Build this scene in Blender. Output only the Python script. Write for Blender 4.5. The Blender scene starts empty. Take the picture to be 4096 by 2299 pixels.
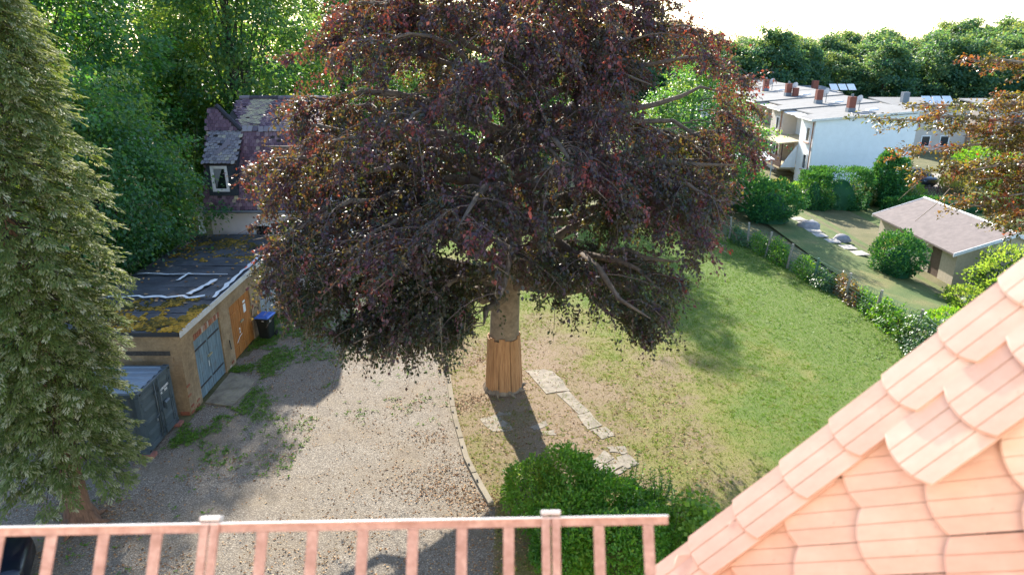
import bpy, math, random
import numpy as np
from mathutils import Vector, Matrix
random.seed(7)
RNG = np.random.default_rng(11)
R = math.radians
SC = bpy.context.scene
COL = SC.collection

# ------------------------------------------------------------------ camera
CAMH, PITCH, FPX = 12.0, R(19.75), 696.0
cam_d = bpy.data.cameras.new("camera")
cam = bpy.data.objects.new("camera", cam_d)
COL.objects.link(cam)
cam.location = (0, 0, CAMH)
cam.rotation_euler = (R(90) - PITCH, 0, 0)
cam_d.sensor_width = 36.0
cam_d.lens = FPX / 1024 * 36
cam_d.clip_start, cam_d.clip_end = 0.05, 3000
cam_d.dof.use_dof = True
cam_d.dof.focus_distance = 22.0
cam_d.dof.aperture_fstop = 2.8
SC.camera = cam

# ------------------------------------------------------------------ sky, sun, exposure
SUN_EL, SUN_AZ = R(31), math.atan2(-0.2, 0.98)       # azimuth measured from +Y, negative to the left
world = bpy.data.worlds.new("World")
SC.world = world
world.use_nodes = True
wn = world.node_tree
sky = wn.nodes.new("ShaderNodeTexSky")
sky.sky_type = 'NISHITA'
sky.sun_disc = False
sky.sun_elevation = SUN_EL
sky.sun_rotation = SUN_AZ % (2 * math.pi)
sky.air_density, sky.dust_density, sky.ozone_density = 1.0, 0.6, 2.0
wn.links.new(sky.outputs[0], wn.nodes["Background"].inputs[0])
wn.nodes["Background"].inputs[1].default_value = 0.15
sun_d = bpy.data.lights.new("sun", 'SUN')
sun_d.energy, sun_d.angle, sun_d.color = 4.3, R(0.55), (1.0, 0.93, 0.82)
sun = bpy.data.objects.new("sun", sun_d)
COL.objects.link(sun)
sdir = Vector((math.sin(SUN_AZ) * math.cos(SUN_EL), math.cos(SUN_AZ) * math.cos(SUN_EL), math.sin(SUN_EL)))
sun.rotation_euler = sdir.to_track_quat('Z', 'Y').to_euler()
sun.location = (-20, 60, 60)
vs = SC.view_settings
vs.view_transform, vs.look, vs.gamma, vs.exposure = 'Standard', 'None', 1.0, 1.58
vs.use_curve_mapping = False
SC.cycles.max_bounces = 6
SC.cycles.transparent_max_bounces = 6
SC.cycles.use_denoising = True

# ------------------------------------------------------------------ helpers
ST, CT = math.sin(PITCH), math.cos(PITCH)
def ray(px, py):
    x = (px - 512) / FPX; d = (py - 287) / FPX
    return (x, CT - d * ST, -ST - d * CT)
def gp(px, py, z=0.0):                       # a picture point of the photograph -> place on the level z
    r = ray(px, py); t = (z - CAMH) / r[2]
    return Vector((r[0] * t, r[1] * t, z))
def at(px, py, Y):
    r = ray(px, py); t = Y / r[1]
    return Vector((r[0] * t, Y, CAMH + r[2] * t))
def cp(px, py, dep):
    r = ray(px, py)
    return Vector((r[0] * dep, r[1] * dep, CAMH + r[2] * dep))
def terrain(x, y):
    a = min(1, max(0, (x - 17.0) / 10)); b = min(1, max(0, (y - 48) / 14))
    a = max(a * a * (3 - 2 * a), b * b * (3 - 2 * b) * (1 if x > -6 else max(0, 1 + (x + 6) / 8)))
    return -1.5 * a

_lat = {}
def vnoise(x, y, scale, seed=0):
    if seed not in _lat:
        _lat[seed] = np.random.default_rng(seed + 100).random((256, 256))
    L = _lat[seed]
    x = np.asarray(x, float) * scale + 500.3; y = np.asarray(y, float) * scale + 500.7
    xi = np.floor(x).astype(int); yi = np.floor(y).astype(int)
    fx = x - xi; fy = y - yi
    fx = fx * fx * (3 - 2 * fx); fy = fy * fy * (3 - 2 * fy)
    g = lambda i, j: L[i % 256, j % 256]
    return (g(xi, yi) * (1 - fx) * (1 - fy) + g(xi + 1, yi) * fx * (1 - fy) + g(xi, yi + 1) * (1 - fx) * fy + g(xi + 1, yi + 1) * fx * fy)
def fbm(x, y, scale, seed=0):
    return 0.55 * vnoise(x, y, scale, seed) + 0.3 * vnoise(x, y, scale * 2.1, seed + 1) + 0.15 * vnoise(x, y, scale * 4.7, seed + 2)

# ------------------------------------------------------------------ materials
def nodes_of(name):
    m = bpy.data.materials.new(name); m.use_nodes = True
    nt = m.node_tree
    return m, nt, nt.nodes["Principled BSDF"]
def ramp(nt, fac, stops, interp='LINEAR'):
    r = nt.nodes.new("ShaderNodeValToRGB"); cr = r.color_ramp; cr.interpolation = interp
    while len(cr.elements) < len(stops): cr.elements.new(0.5)
    for e, (p, c) in zip(cr.elements, stops):
        e.position = p; e.color = (*c, 1)
    nt.links.new(fac, r.inputs[0]); return r.outputs[0]
def noise(nt, scale, detail=4, rough=0.6, vec=None, stretch=None):
    n = nt.nodes.new("ShaderNodeTexNoise")
    n.inputs["Scale"].default_value = scale; n.inputs["Detail"].default_value = detail; n.inputs["Roughness"].default_value = rough
    if vec is None:
        tc = nt.nodes.new("ShaderNodeTexCoord"); vec = tc.outputs["Object"]
    if stretch:
        mp = nt.nodes.new("ShaderNodeMapping"); mp.inputs["Scale"].default_value = stretch
        nt.links.new(vec, mp.inputs[0]); vec = mp.outputs[0]
    nt.links.new(vec, n.inputs["Vector"]); return n.outputs["Fac"]
def voronoi(nt, scale, out="Color", feature='F1'):
    n = nt.nodes.new("ShaderNodeTexVoronoi"); n.feature = feature; n.inputs["Scale"].default_value = scale
    tc = nt.nodes.new("ShaderNodeTexCoord"); nt.links.new(tc.outputs["Object"], n.inputs["Vector"]); return n.outputs[out]
def mix(nt, fac, a, b, mode='MIX'):
    n = nt.nodes.new("ShaderNodeMix"); n.data_type = 'RGBA'; n.blend_type = mode
    for k, v in ((0, fac), (6, a), (7, b)):
        if hasattr(v, "is_linked") or hasattr(v, "links"): nt.links.new(v, n.inputs[k])
        elif k == 0: n.inputs[0].default_value = v
        else: n.inputs[k].default_value = (*v, 1)
    return n.outputs[2]
def bump(nt, b, h, strength=0.4, dist=0.02):
    n = nt.nodes.new("ShaderNodeBump"); n.inputs["Strength"].default_value = strength; n.inputs["Distance"].default_value = dist
    nt.links.new(h, n.inputs["Height"]); nt.links.new(n.outputs[0], b.inputs["Normal"])
def attr(nt, name="tone"):
    n = nt.nodes.new("ShaderNodeAttribute"); n.attribute_name = name; return n.outputs["Fac"]
def objrand(nt):
    n = nt.nodes.new("ShaderNodeObjectInfo"); return n.outputs["Random"]

def plain(name, c, rough=0.6, var=0.15, scale=6, metal=0.0, bumpk=0.0, spec=0.4, stretch=None):
    m, nt, b = nodes_of(name)
    d = tuple(x * (1 - var) for x in c); l = tuple(min(1, x * (1 + var)) for x in c)
    f = noise(nt, scale, 5, 0.65, stretch=stretch)
    nt.links.new(ramp(nt, f, [(0.3, d), (0.7, l)]), b.inputs["Base Color"])
    b.inputs["Roughness"].default_value = rough; b.inputs["Metallic"].default_value = metal
    b.inputs["Specular IOR Level"].default_value = spec
    if bumpk: bump(nt, b, f, bumpk)
    return m
def toned(name, stops, rough=0.7, noise_scale=None, spec=0.3, bumpk=0):
    m, nt, b = nodes_of(name)
    c = ramp(nt, attr(nt), stops)
    if noise_scale:
        f = noise(nt, noise_scale, 4)
        c = mix(nt, 0.35, c, ramp(nt, f, [(0.3, (0.25, 0.25, 0.25)), (0.7, (1, 1, 1))]), 'MULTIPLY')
        if bumpk: bump(nt, b, f, bumpk)
    nt.links.new(c, b.inputs["Base Color"]); b.inputs["Roughness"].default_value = rough
    b.inputs["Specular IOR Level"].default_value = spec
    return m
def leafmat(name, stops, trans, tfac=0.4, rough=0.45, spec=0.4):
    m, nt, b = nodes_of(name)
    t = attr(nt)
    nt.links.new(ramp(nt, t, stops), b.inputs["Base Color"])
    b.inputs["Roughness"].default_value = rough; b.inputs["Specular IOR Level"].default_value = spec
    tr = nt.nodes.new("ShaderNodeBsdfTranslucent")
    nt.links.new(ramp(nt, t, trans), tr.inputs[0])
    mx = nt.nodes.new("ShaderNodeMixShader"); mx.inputs[0].default_value = tfac
    nt.links.new(b.outputs[0], mx.inputs[1]); nt.links.new(tr.outputs[0], mx.inputs[2])
    nt.links.new(mx.outputs[0], nt.nodes["Material Output"].inputs[0])
    return m

M = {}
def ground_mats():
    m, nt, b = nodes_of("earth")
    f = noise(nt, 0.6, 6, 0.65); g = noise(nt, 14, 4, 0.7)
    c = ramp(nt, f, [(0.3, (0.10, 0.105, 0.035)), (0.5, (0.16, 0.15, 0.055)), (0.7, (0.23, 0.19, 0.09))])
    c = mix(nt, 0.6, c, ramp(nt, g, [(0.3, (0.35, 0.35, 0.3)), (0.7, (1.0, 1.0, 1.0))]), 'MULTIPLY')
    nt.links.new(c, b.inputs["Base Color"]); b.inputs["Roughness"].default_value = 0.95; bump(nt, b, g, 0.6, 0.05); M["earth"] = m
    m, nt, b = nodes_of("gravel")
    v = voronoi(nt, 40); vd = voronoi(nt, 40, "Distance"); f = noise(nt, 0.45, 5, 0.6); f2 = noise(nt, 1.6, 5, 0.7)
    c = ramp(nt, v, [(0.15, (0.11, 0.092, 0.072)), (0.45, (0.18, 0.15, 0.115)), (0.7, (0.26, 0.22, 0.17)), (0.9, (0.40, 0.35, 0.28))])
    dirt = ramp(nt, f2, [(0.35, (0.14, 0.10, 0.062)), (0.65, (0.25, 0.195, 0.125))])
    c = mix(nt, ramp(nt, f, [(0.42, (0.0, 0.0, 0.0)), (0.68, (0.65, 0.65, 0.65))]), c, dirt)
    nt.links.new(c, b.inputs["Base Color"]); b.inputs["Roughness"].default_value = 0.9; bump(nt, b, vd, 0.7, 0.02); M["gravel"] = m
    m, nt, b = nodes_of("dry_turf")
    f = noise(nt, 0.5, 6, 0.62); g = noise(nt, 17, 5, 0.75); h = noise(nt, 3.1, 4, 0.6)
    c = ramp(nt, f, [(0.32, (0.15, 0.15, 0.04)), (0.48, (0.27, 0.22, 0.09)), (0.62, (0.37, 0.29, 0.165)), (0.75, (0.40, 0.33, 0.22))])
    c = mix(nt, 0.45, c, ramp(nt, h, [(0.35, (0.55, 0.5, 0.42)), (0.65, (1.0, 1.0, 1.0))]), 'MULTIPLY')
    c = mix(nt, 0.75, c, ramp(nt, g, [(0.32, (0.3, 0.27, 0.22)), (0.6, (1.0, 1.0, 1.0))]), 'MULTIPLY')
    nt.links.new(c, b.inputs["Base Color"]); b.inputs["Roughness"].default_value = 0.95; bump(nt, b, g, 0.8, 0.05); M["dry_turf"] = m
    m, nt, b = nodes_of("lawn")
    f = noise(nt, 0.35, 6, 0.62); g = noise(nt, 19, 5, 0.75)
    c = ramp(nt, f, [(0.34, (0.09, 0.15, 0.03)), (0.5, (0.15, 0.19, 0.045)), (0.62, (0.24, 0.22, 0.07)), (0.74, (0.34, 0.27, 0.12))])
    c = mix(nt, 0.7, c, ramp(nt, g, [(0.32, (0.3, 0.3, 0.25)), (0.62, (1.0, 1.0, 1.0))]), 'MULTIPLY')
    nt.links.new(c, b.inputs["Base Color"]); b.inputs["Roughness"].default_value = 0.95; bump(nt, b, g, 0.8, 0.05); M["lawn"] = m
ground_mats()

M["grass"] = leafmat("grass_blade", [(0, (0.38, 0.30, 0.14)), (0.35, (0.26, 0.24, 0.07)), (0.6, (0.20, 0.24, 0.035)), (1, (0.13, 0.22, 0.025))],
                     [(0, (0.35, 0.28, 0.1)), (0.5, (0.25, 0.32, 0.04)), (1, (0.18, 0.36, 0.03))], 0.35, 0.6, 0.2)
M["weed"] = leafmat("weed_leaf", [(0, (0.07, 0.15, 0.025)), (0.5, (0.10, 0.22, 0.03)), (1, (0.18, 0.29, 0.05))],
                    [(0, (0.16, 0.32, 0.02)), (1, (0.35, 0.5, 0.05))], 0.35, 0.5, 0.3)
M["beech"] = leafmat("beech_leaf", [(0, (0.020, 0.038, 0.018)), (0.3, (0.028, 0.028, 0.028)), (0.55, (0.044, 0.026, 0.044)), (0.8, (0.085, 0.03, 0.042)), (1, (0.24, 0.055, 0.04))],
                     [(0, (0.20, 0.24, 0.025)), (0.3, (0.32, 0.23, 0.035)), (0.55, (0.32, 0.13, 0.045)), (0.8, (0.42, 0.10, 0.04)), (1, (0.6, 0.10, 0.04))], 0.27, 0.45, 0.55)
M["bronze"] = leafmat("bronze_beech_leaf", [(0, (0.045, 0.05, 0.016)), (0.5, (0.07, 0.045, 0.022)), (1, (0.2, 0.06, 0.03))],
                      [(0, (0.24, 0.26, 0.03)), (0.35, (0.46, 0.34, 0.035)), (0.7, (0.5, 0.2, 0.03)), (1, (0.58, 0.12, 0.03))], 0.36, 0.36, 0.65)
M["maple"] = leafmat("maple_leaf", [(0, (0.026, 0.080, 0.038)), (0.5, (0.051, 0.145, 0.062)), (1, (0.109, 0.232, 0.058))],
                     [(0, (0.087, 0.290, 0.029)), (0.5, (0.217, 0.522, 0.043)), (1, (0.551, 0.600, 0.072))], 0.42, 0.4, 0.5)
M["linden"] = leafmat("linden_leaf", [(0, (0.028, 0.077, 0.035)), (0.5, (0.056, 0.133, 0.049)), (1, (0.140, 0.238, 0.070))],
                      [(0, (0.084, 0.280, 0.042)), (0.5, (0.252, 0.476, 0.056)), (1, (0.588, 0.600, 0.098))], 0.42, 0.45, 0.4)
M["birch"] = leafmat("birch_leaf", [(0, (0.040, 0.098, 0.023)), (0.5, (0.086, 0.172, 0.034)), (1, (0.172, 0.241, 0.052))],
                     [(0, (0.172, 0.368, 0.023)), (0.5, (0.391, 0.552, 0.046)), (1, (0.575, 0.600, 0.081))], 0.48, 0.45, 0.4)
M["forest"] = leafmat("hazed_forest_leaf", [(0, (0.022, 0.075, 0.055)), (0.5, (0.05, 0.125, 0.075)), (1, (0.14, 0.21, 0.08))],  # blue of distance haze put into the leaf colours
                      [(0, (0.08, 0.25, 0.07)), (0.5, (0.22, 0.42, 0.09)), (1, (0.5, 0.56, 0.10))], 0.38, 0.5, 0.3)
M["privet"] = leafmat("shrub_leaf", [(0, (0.04, 0.11, 0.018)), (0.5, (0.085, 0.215, 0.025)), (0.85, (0.16, 0.30, 0.035)), (1, (0.30, 0.31, 0.045))],
                      [(0, (0.12, 0.36, 0.01)), (0.5, (0.28, 0.6, 0.02)), (1, (0.55, 0.62, 0.04))], 0.42, 0.42, 0.4)
M["ivy"] = leafmat("ivy_leaf", [(0, (0.019, 0.065, 0.026)), (0.6, (0.039, 0.117, 0.039)), (1, (0.104, 0.221, 0.039))],
                   [(0, (0.065, 0.234, 0.026)), (1, (0.390, 0.585, 0.052))], 0.25, 0.38, 0.5)
M["cypress"] = leafmat("cypress_spray", [(0, (0.07, 0.115, 0.025)), (0.4, (0.13, 0.18, 0.05)), (0.7, (0.26, 0.28, 0.12)), (1, (0.58, 0.56, 0.38))],
                       [(0, (0.13, 0.2, 0.015)), (0.5, (0.3, 0.36, 0.05)), (1, (0.5, 0.5, 0.25))], 0.3, 0.6, 0.25)
M["yewleaf"] = leafmat("clipped_conifer_leaf", [(0, (0.018, 0.090, 0.038)), (0.6, (0.038, 0.165, 0.045)), (1, (0.105, 0.300, 0.053))],
                       [(0, (0.045, 0.225, 0.030)), (1, (0.300, 0.600, 0.045))], 0.2, 0.6, 0.2)
M["golden"] = leafmat("golden_leaf", [(0, (0.20, 0.20, 0.03)), (1, (0.5, 0.46, 0.08))], [(0, (0.4, 0.4, 0.05)), (1, (0.6, 0.55, 0.08))], 0.3, 0.5, 0.3)
M["dead_leaf"] = toned("dead_leaf", [(0, (0.16, 0.075, 0.03)), (0.5, (0.34, 0.18, 0.08)), (1, (0.5, 0.36, 0.2))], 0.8)
M["stones"] = toned("loose_stone", [(0, (0.11, 0.095, 0.08)), (0.5, (0.24, 0.21, 0.175)), (1, (0.5, 0.46, 0.40))], 0.85)
M["moss"] = toned("moss", [(0, (0.04, 0.042, 0.012)), (0.45, (0.17, 0.115, 0.018)), (1, (0.5, 0.28, 0.03))], 0.95)
M["bark"] = plain("beech_bark", (0.23, 0.175, 0.12), 0.85, 0.35, 5, bumpk=0.3)
M["bark_limb"] = plain("limb_bark", (0.15, 0.115, 0.085), 0.85, 0.4, 4, bumpk=0.3)
M["bark_bough"] = plain("bough_bark", (0.12, 0.085, 0.07), 0.85, 0.4, 4)
M["bark_dark"] = plain("dark_bark", (0.06, 0.05, 0.04), 0.9, 0.3, 8, bumpk=0.4)
M["bark_red"] = plain("cypress_bark", (0.20, 0.115, 0.075), 0.9, 0.4, 9, bumpk=0.6, stretch=(3, 3, 0.4))
M["birch_bark"] = plain("birch_bark", (0.6, 0.58, 0.53), 0.8, 0.35, 3, stretch=(1, 1, 4))

# ------------------------------------------------------------------ mesh building
ORG = {}
def org_of(p):
    return ORG.get(p.name, Vector((0, 0, 0))) if p is not None else Vector((0, 0, 0))
def link(name, me, parent=None, org=None):
    o = bpy.data.objects.new(name, me); COL.objects.link(o)
    if parent is not None:
        o.parent = parent; ORG[o.name] = org_of(parent)
    else:
        ORG[o.name] = Vector(org) if org is not None else Vector((0, 0, 0))
        if org is not None: o.location = org
    return o
def tag(o, label=None, cat=None, group=None, kind=None):
    if label: o["label"] = label
    if cat: o["category"] = cat
    if group: o["group"] = group
    if kind: o["kind"] = kind
    return o
def thing(name, label, cat, loc=(0, 0, 0), group=None):
    o = bpy.data.objects.new(name, None); COL.objects.link(o)
    o.empty_display_size = 0.2; o.location = loc; ORG[o.name] = Vector(loc)
    return tag(o, label, cat, group)

class MB:
    def __init__(s): s.v = []; s.f = []; s.t = []; s.tone = None
    def add(s, vs_, fs_, tone=None):
        k = len(s.v); s.v += [tuple(p) for p in vs_]; s.f += [tuple(i + k for i in f) for f in fs_]
        if tone is not None: s.t += [tone] * len(vs_)
        return s
    def box(s, c, d, rot=None, tone=None, taper=1.0):
        hx, hy, hz = d[0] / 2, d[1] / 2, d[2] / 2
        p = [Vector((sx * hx * (taper if sz > 0 else 1), sy * hy * (taper if sz > 0 else 1), sz * hz)) for sz in (-1, 1) for sx, sy in ((-1, -1), (1, -1), (1, 1), (-1, 1))]
        if rot is not None: p = [rot @ q for q in p]
        c = Vector(c)
        return s.add([q + c for q in p], [(3, 2, 1, 0), (4, 5, 6, 7), (0, 1, 5, 4), (1, 2, 6, 5), (2, 3, 7, 6), (3, 0, 4, 7)], tone)
    def span(s, a, b, tone=None):                # axis-aligned box between two corners
        a, b = Vector(a), Vector(b)
        return s.box((a + b) / 2, (abs(b.x - a.x), abs(b.y - a.y), abs(b.z - a.z)), tone=tone)
    def prism(s, poly, h, tone=None):            # polygon (list of 3d points) pushed along h
        n = len(poly); h = Vector(h); poly = [Vector(p) for p in poly]
        return s.add(poly + [p + h for p in poly], [tuple(range(n))[::-1], tuple(range(n, 2 * n))] + [(i, (i + 1) % n, n + (i + 1) % n, n + i) for i in range(n)], tone)
    def quad(s, a, b, c, d, tone=None): return s.add([a, b, c, d], [(0, 1, 2, 3)], tone)
    def tube(s, pts, rad, n=8, cap=True, tone=None):
        pts = [Vector(p) for p in pts]; k = len(pts); vs_ = []; ref = Vector((0.31, 0.95, 0.05)).normalized()
        if not hasattr(rad, "__len__"): rad = [rad] * k
        for i, p in enumerate(pts):
            t = (pts[min(k - 1, i + 1)] - pts[max(0, i - 1)])
            t = t.normalized() if t.length > 1e-9 else Vector((0, 0, 1))
            a = t.cross(ref)
            if a.length < 0.1: a = t.cross(Vector((1, 0, 0)))
            a.normalize(); b = t.cross(a)
            vs_ += [p + (a * math.cos(2 * math.pi * j / n) + b * math.sin(2 * math.pi * j / n)) * rad[i] for j in range(n)]
        fs_ = [(i * n + j, i * n + (j + 1) % n, (i + 1) * n + (j + 1) % n, (i + 1) * n + j) for i in range(k - 1) for j in range(n)]
        if cap: fs_ += [tuple(range(n))[::-1], tuple(range((k - 1) * n, k * n))]
        return s.add(vs_, fs_, tone)
    def mesh(s, name, org=Vector((0, 0, 0)), mat=None, smooth=False):
        me = bpy.data.meshes.new(name)
        me.from_pydata([(p[0] - org[0], p[1] - org[1], p[2] - org[2]) for p in s.v], [], s.f)
        if s.t and len(s.t) == len(s.v):
            a = me.attributes.new("tone", 'FLOAT', 'POINT'); a.data.foreach_set("value", s.t)
        if mat: me.materials.append(mat)
        if smooth: me.polygons.foreach_set("use_smooth", [True] * len(me.polygons))
        me.update(); return me
    def build(s, name, mat, parent=None, org=None, smooth=False, bevel=0):
        og = org_of(parent) if parent is not None else Vector(org) if org is not None else Vector((0, 0, 0))
        o = link(name, s.mesh(name, og, mat, smooth), parent, org)
        if bevel:
            b = o.modifiers.new("bevel", 'BEVEL'); b.width = bevel; b.segments = 2; b.limit_method = 'ANGLE'
        return o

def nmesh(name, V, F, tone=None, mat=None, smooth=False):     # numpy arrays -> mesh, F is (n,3) or (n,4)
    me = bpy.data.meshes.new(name); k = F.shape[1]
    me.vertices.add(len(V)); me.vertices.foreach_set("co", V.astype(np.float32).ravel())
    me.loops.add(F.size); me.loops.foreach_set("vertex_index", F.astype(np.int32).ravel())
    me.polygons.add(len(F)); me.polygons.foreach_set("loop_start", np.arange(0, F.size, k, dtype=np.int32))
    me.polygons.foreach_set("loop_total", np.full(len(F), k, dtype=np.int32))
    if tone is not None:
        a = me.attributes.new("tone", 'FLOAT', 'POINT'); a.data.foreach_set("value", tone.astype(np.float32))
    if mat: me.materials.append(mat)
    if smooth: me.polygons.foreach_set("use_smooth", np.ones(len(F), bool))
    me.update(calc_edges=True); return me
def unit(a):
    return a / np.maximum(np.linalg.norm(a, axis=1, keepdims=True), 1e-9)
def leaf_mesh(name, P, D, Nn, L, W, tone, mat, fold=0.18, tiptone=None):
    D = unit(D); S = unit(np.cross(D, Nn)); U = np.cross(S, D)
    L = L[:, None]; W = W[:, None]
    mid = P + D * L * 0.45
    V = np.stack([P, mid + S * W / 2 + U * W * fold, P + D * L - U * L * 0.08, mid - S * W / 2 + U * W * fold], 1).reshape(-1, 3)
    b = np.arange(len(P))[:, None] * 4
    F = np.concatenate([b + np.array([[0, 1, 2]]), b + np.array([[0, 2, 3]])], 0)
    T = np.repeat(tone, 4)
    if tiptone is not None: T = T.reshape(-1, 4); T[:, 2] = tiptone; T = T.ravel()
    return nmesh(name, V, F, np.clip(T, 0, 1), mat)
def blade_mesh(name, P, D, Nn, L, W, tone, mat):      # single pointed blades
    D = unit(D); S = unit(np.cross(D, Nn)); W = W[:, None]
    V = np.stack([P - S * W / 2, P + S * W / 2, P + D * L[:, None]], 1).reshape(-1, 3)
    return nmesh(name, V, np.arange(len(V)).reshape(-1, 3), np.clip(np.repeat(tone, 3), 0, 1), mat)
def bez(a, b, c, n):
    return [a * (1 - t) ** 2 + b * 2 * t * (1 - t) + c * t * t for t in [i / (n - 1) for i in range(n)]]
def rv(s=1.0): return Vector((random.uniform(-s, s), random.uniform(-s, s), random.uniform(-s, s)))
def blob(n=5, m=3):                               # coarse rounded lump, unit size, on the ground
    v = [(0, 0, 1)]
    for i in range(1, m):
        a = math.pi / 2 * i / (m - 1)
        v += [(math.sin(a) * math.cos(2 * math.pi * j / n), math.sin(a) * math.sin(2 * math.pi * j / n), math.cos(a)) for j in range(n)]
    f = [(0, 1 + j, 1 + (j + 1) % n) for j in range(n)]
    for i in range(m - 2):
        for j in range(n):
            a, b, c, d = 1 + i * n + j, 1 + i * n + (j + 1) % n, 1 + (i + 1) * n + (j + 1) % n, 1 + (i + 1) * n + j
            f += [(a, d, c), (a, c, b)]
    return np.array(v), np.array(f)
def lumps(name, P, S, tone, mat, smooth=True):    # many lumps in one mesh
    bv, bf = blob(4, 3)
    N = len(P); ang = RNG.random(N) * 6.28
    c, s_ = np.cos(ang), np.sin(ang)
    x = bv[None, :, 0] * S[:, 0:1]; y = bv[None, :, 1] * S[:, 1:2]; z = bv[None, :, 2] * S[:, 2:3]
    jit = 1 + (RNG.random((N, len(bv))) - 0.5) * 0.5
    x, y = (x * c[:, None] - y * s_[:, None]) * jit, (x * s_[:, None] + y * c[:, None]) * jit
    V = np.stack([x + P[:, 0:1], y + P[:, 1:2], z * jit + P[:, 2:3]], 2).reshape(-1, 3)
    F = (bf[None] + (np.arange(N) * len(bv))[:, None, None]).reshape(-1, 3)
    return nmesh(name, V, F, np.repeat(tone, len(bv)), mat, smooth)
def in_poly(x, y, poly):
    x = np.asarray(x); y = np.asarray(y); r = np.zeros(x.shape, bool); n = len(poly)
    for i in range(n):
        x1, y1 = poly[i][0], poly[i][1]; x2, y2 = poly[(i + 1) % n][0], poly[(i + 1) % n][1]
        c = ((y1 > y) != (y2 > y)) & (x < (x2 - x1) * (y - y1) / (y2 - y1 + 1e-12) + x1); r ^= c
    return r

def text_part(name, body, size, mat, parent, loc, rot, offset=0.0, spacing=1.0, sx=1.0):
    cu = bpy.data.curves.new(name, 'FONT'); cu.body = body; cu.size = size; cu.extrude = 0.0015; cu.offset = offset; cu.space_character = spacing
    tmp = bpy.data.objects.new(name + "_tmp", cu); COL.objects.link(tmp)
    bpy.context.view_layer.update()
    me = bpy.data.meshes.new_from_object(tmp.evaluated_get(bpy.context.evaluated_depsgraph_get()))
    bpy.data.objects.remove(tmp); bpy.data.curves.remove(cu)
    me.materials.clear(); me.materials.append(mat)
    o = link(name, me, parent); o.location = loc; o.rotation_euler = rot; o.scale = (sx, 1, 1)
    return o

# ================================================================== THE SETTING: ground
def sheet(name, mat, x0, x1, y0, y1, step, zoff, keep=None, tonef=None):
    nx, ny = int((x1 - x0) / step) + 1, int((y1 - y0) / step) + 1
    X, Y = np.meshgrid(np.linspace(x0, x1, nx), np.linspace(y0, y1, ny))
    a = np.clip((X - 17.0) / 10, 0, 1); b = np.clip((Y - 48) / 14, 0, 1)
    a = np.maximum(a * a * (3 - 2 * a), b * b * (3 - 2 * b) * np.clip(1 + (X + 6) / 8, 0, 1))
    Z = -1.5 * a + zoff
    V = np.stack([X, Y, Z], 2).reshape(-1, 3)
    idx = np.arange(nx * ny).reshape(ny, nx)
    F = np.stack([idx[:-1, :-1], idx[:-1, 1:], idx[1:, 1:], idx[1:, :-1]], 2).reshape(-1, 4)
    if keep is not None:
        c = V[F].mean(1); F = F[keep(c[:, 0], c[:, 1])]
    used = np.unique(F); remap = np.zeros(len(V), int); remap[used] = np.arange(len(used))
    V = V[used]; F = remap[F]
    tone = tonef(V[:, 0], V[:, 1]) if tonef else None
    o = link(name, nmesh(name, V, F, tone, mat)); o["kind"] = "structure"; return o
sheet("ground", M["earth"], -420, 420, -60, 500, 4.0, -0.012)

DRIVE = [(-19, 3), (-0.2, 3), (-0.45, 15.6), (-0.88, 16.65), (-1.4, 18.1), (-1.9, 20.4), (-2.42, 23.5), (-3.4, 26), (-4.6, 29.5), (-6.5, 33), (-10.7, 33.5), (-10.7, 20), (-19, 20)]
def fence_x(y): return np.interp(y, [18, 25.6, 29, 31.5, 33.9, 36.5, 38.7, 42.5, 60], [16.9, 16.62, 16.3, 16.1, 15.53, 15.17, 14.72, 13.77, 9.0])
def lawn_tone(x, y):
    d = np.hypot((x - 1.2) * 0.9, (y - 21.0) * 0.8)
    g = np.clip((d - 2.2) / 6.0, 0, 1) * 0.75 + 0.05 + 0.16 * np.clip((x - 2.0) / 2.0, 0, 1)
    g = np.where(y > 26, np.maximum(g, np.clip((y - 24) / 7, 0, 1) * 0.8), g)
    g = g + np.clip((x - 8) / 7, 0, 1) * 0.22
    t = g + (fbm(x, y, 0.45, 3) - 0.5) * 0.9 + (vnoise(x, y, 2.2, 9) - 0.5) * 0.3
    return np.clip(t, 0, 1)
def turf_mat():
    m, nt, b = nodes_of("turf")
    g = noise(nt, 17, 5, 0.78); h = noise(nt, 4, 5, 0.7)
    add = nt.nodes.new("ShaderNodeMath"); add.operation = 'ADD'
    sub = nt.nodes.new("ShaderNodeMath"); sub.operation = 'MULTIPLY_ADD'; sub.inputs[1].default_value = 0.8; sub.inputs[2].default_value = -0.4
    nt.links.new(h, sub.inputs[0]); nt.links.new(attr(nt), add.inputs[0]); nt.links.new(sub.outputs[0], add.inputs[1])
    c = ramp(nt, add.outputs[0], [(0.0, (0.31, 0.225, 0.145)), (0.3, (0.26, 0.20, 0.10)), (0.55, (0.24, 0.225, 0.06)), (0.8, (0.18, 0.21, 0.038)), (1.0, (0.13, 0.19, 0.028))])
    c = mix(nt, 0.65, c, ramp(nt, g, [(0.32, (0.3, 0.27, 0.22)), (0.62, (1.0, 1.0, 1.0))]), 'MULTIPLY')
    nt.links.new(c, b.inputs["Base Color"]); b.inputs["Roughness"].default_value = 0.95; bump(nt, b, g, 0.8, 0.05)
    return m
M["turf"] = turf_mat()
sheet("lawn", M["turf"], -6.5, 17.0, 8, 62, 0.25, 0.0, lambda x, y: x < fence_x(y) + 0.3, lawn_tone)
def drive_keep(x, y):
    j = (vnoise(x, y, 1.3, 21) - 0.5) * 0.9 * np.clip((y - 23) / 4, 0, 1)
    return in_poly(x + j, y + j, DRIVE)
sheet("gravel_driveway", M["gravel"], -19, 0.6, 3, 34, 0.15, 0.004, drive_keep)
sheet("garden_lawn", M["lawn"], 17.5, 46, 18, 64, 0.5, -0.004)
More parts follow.
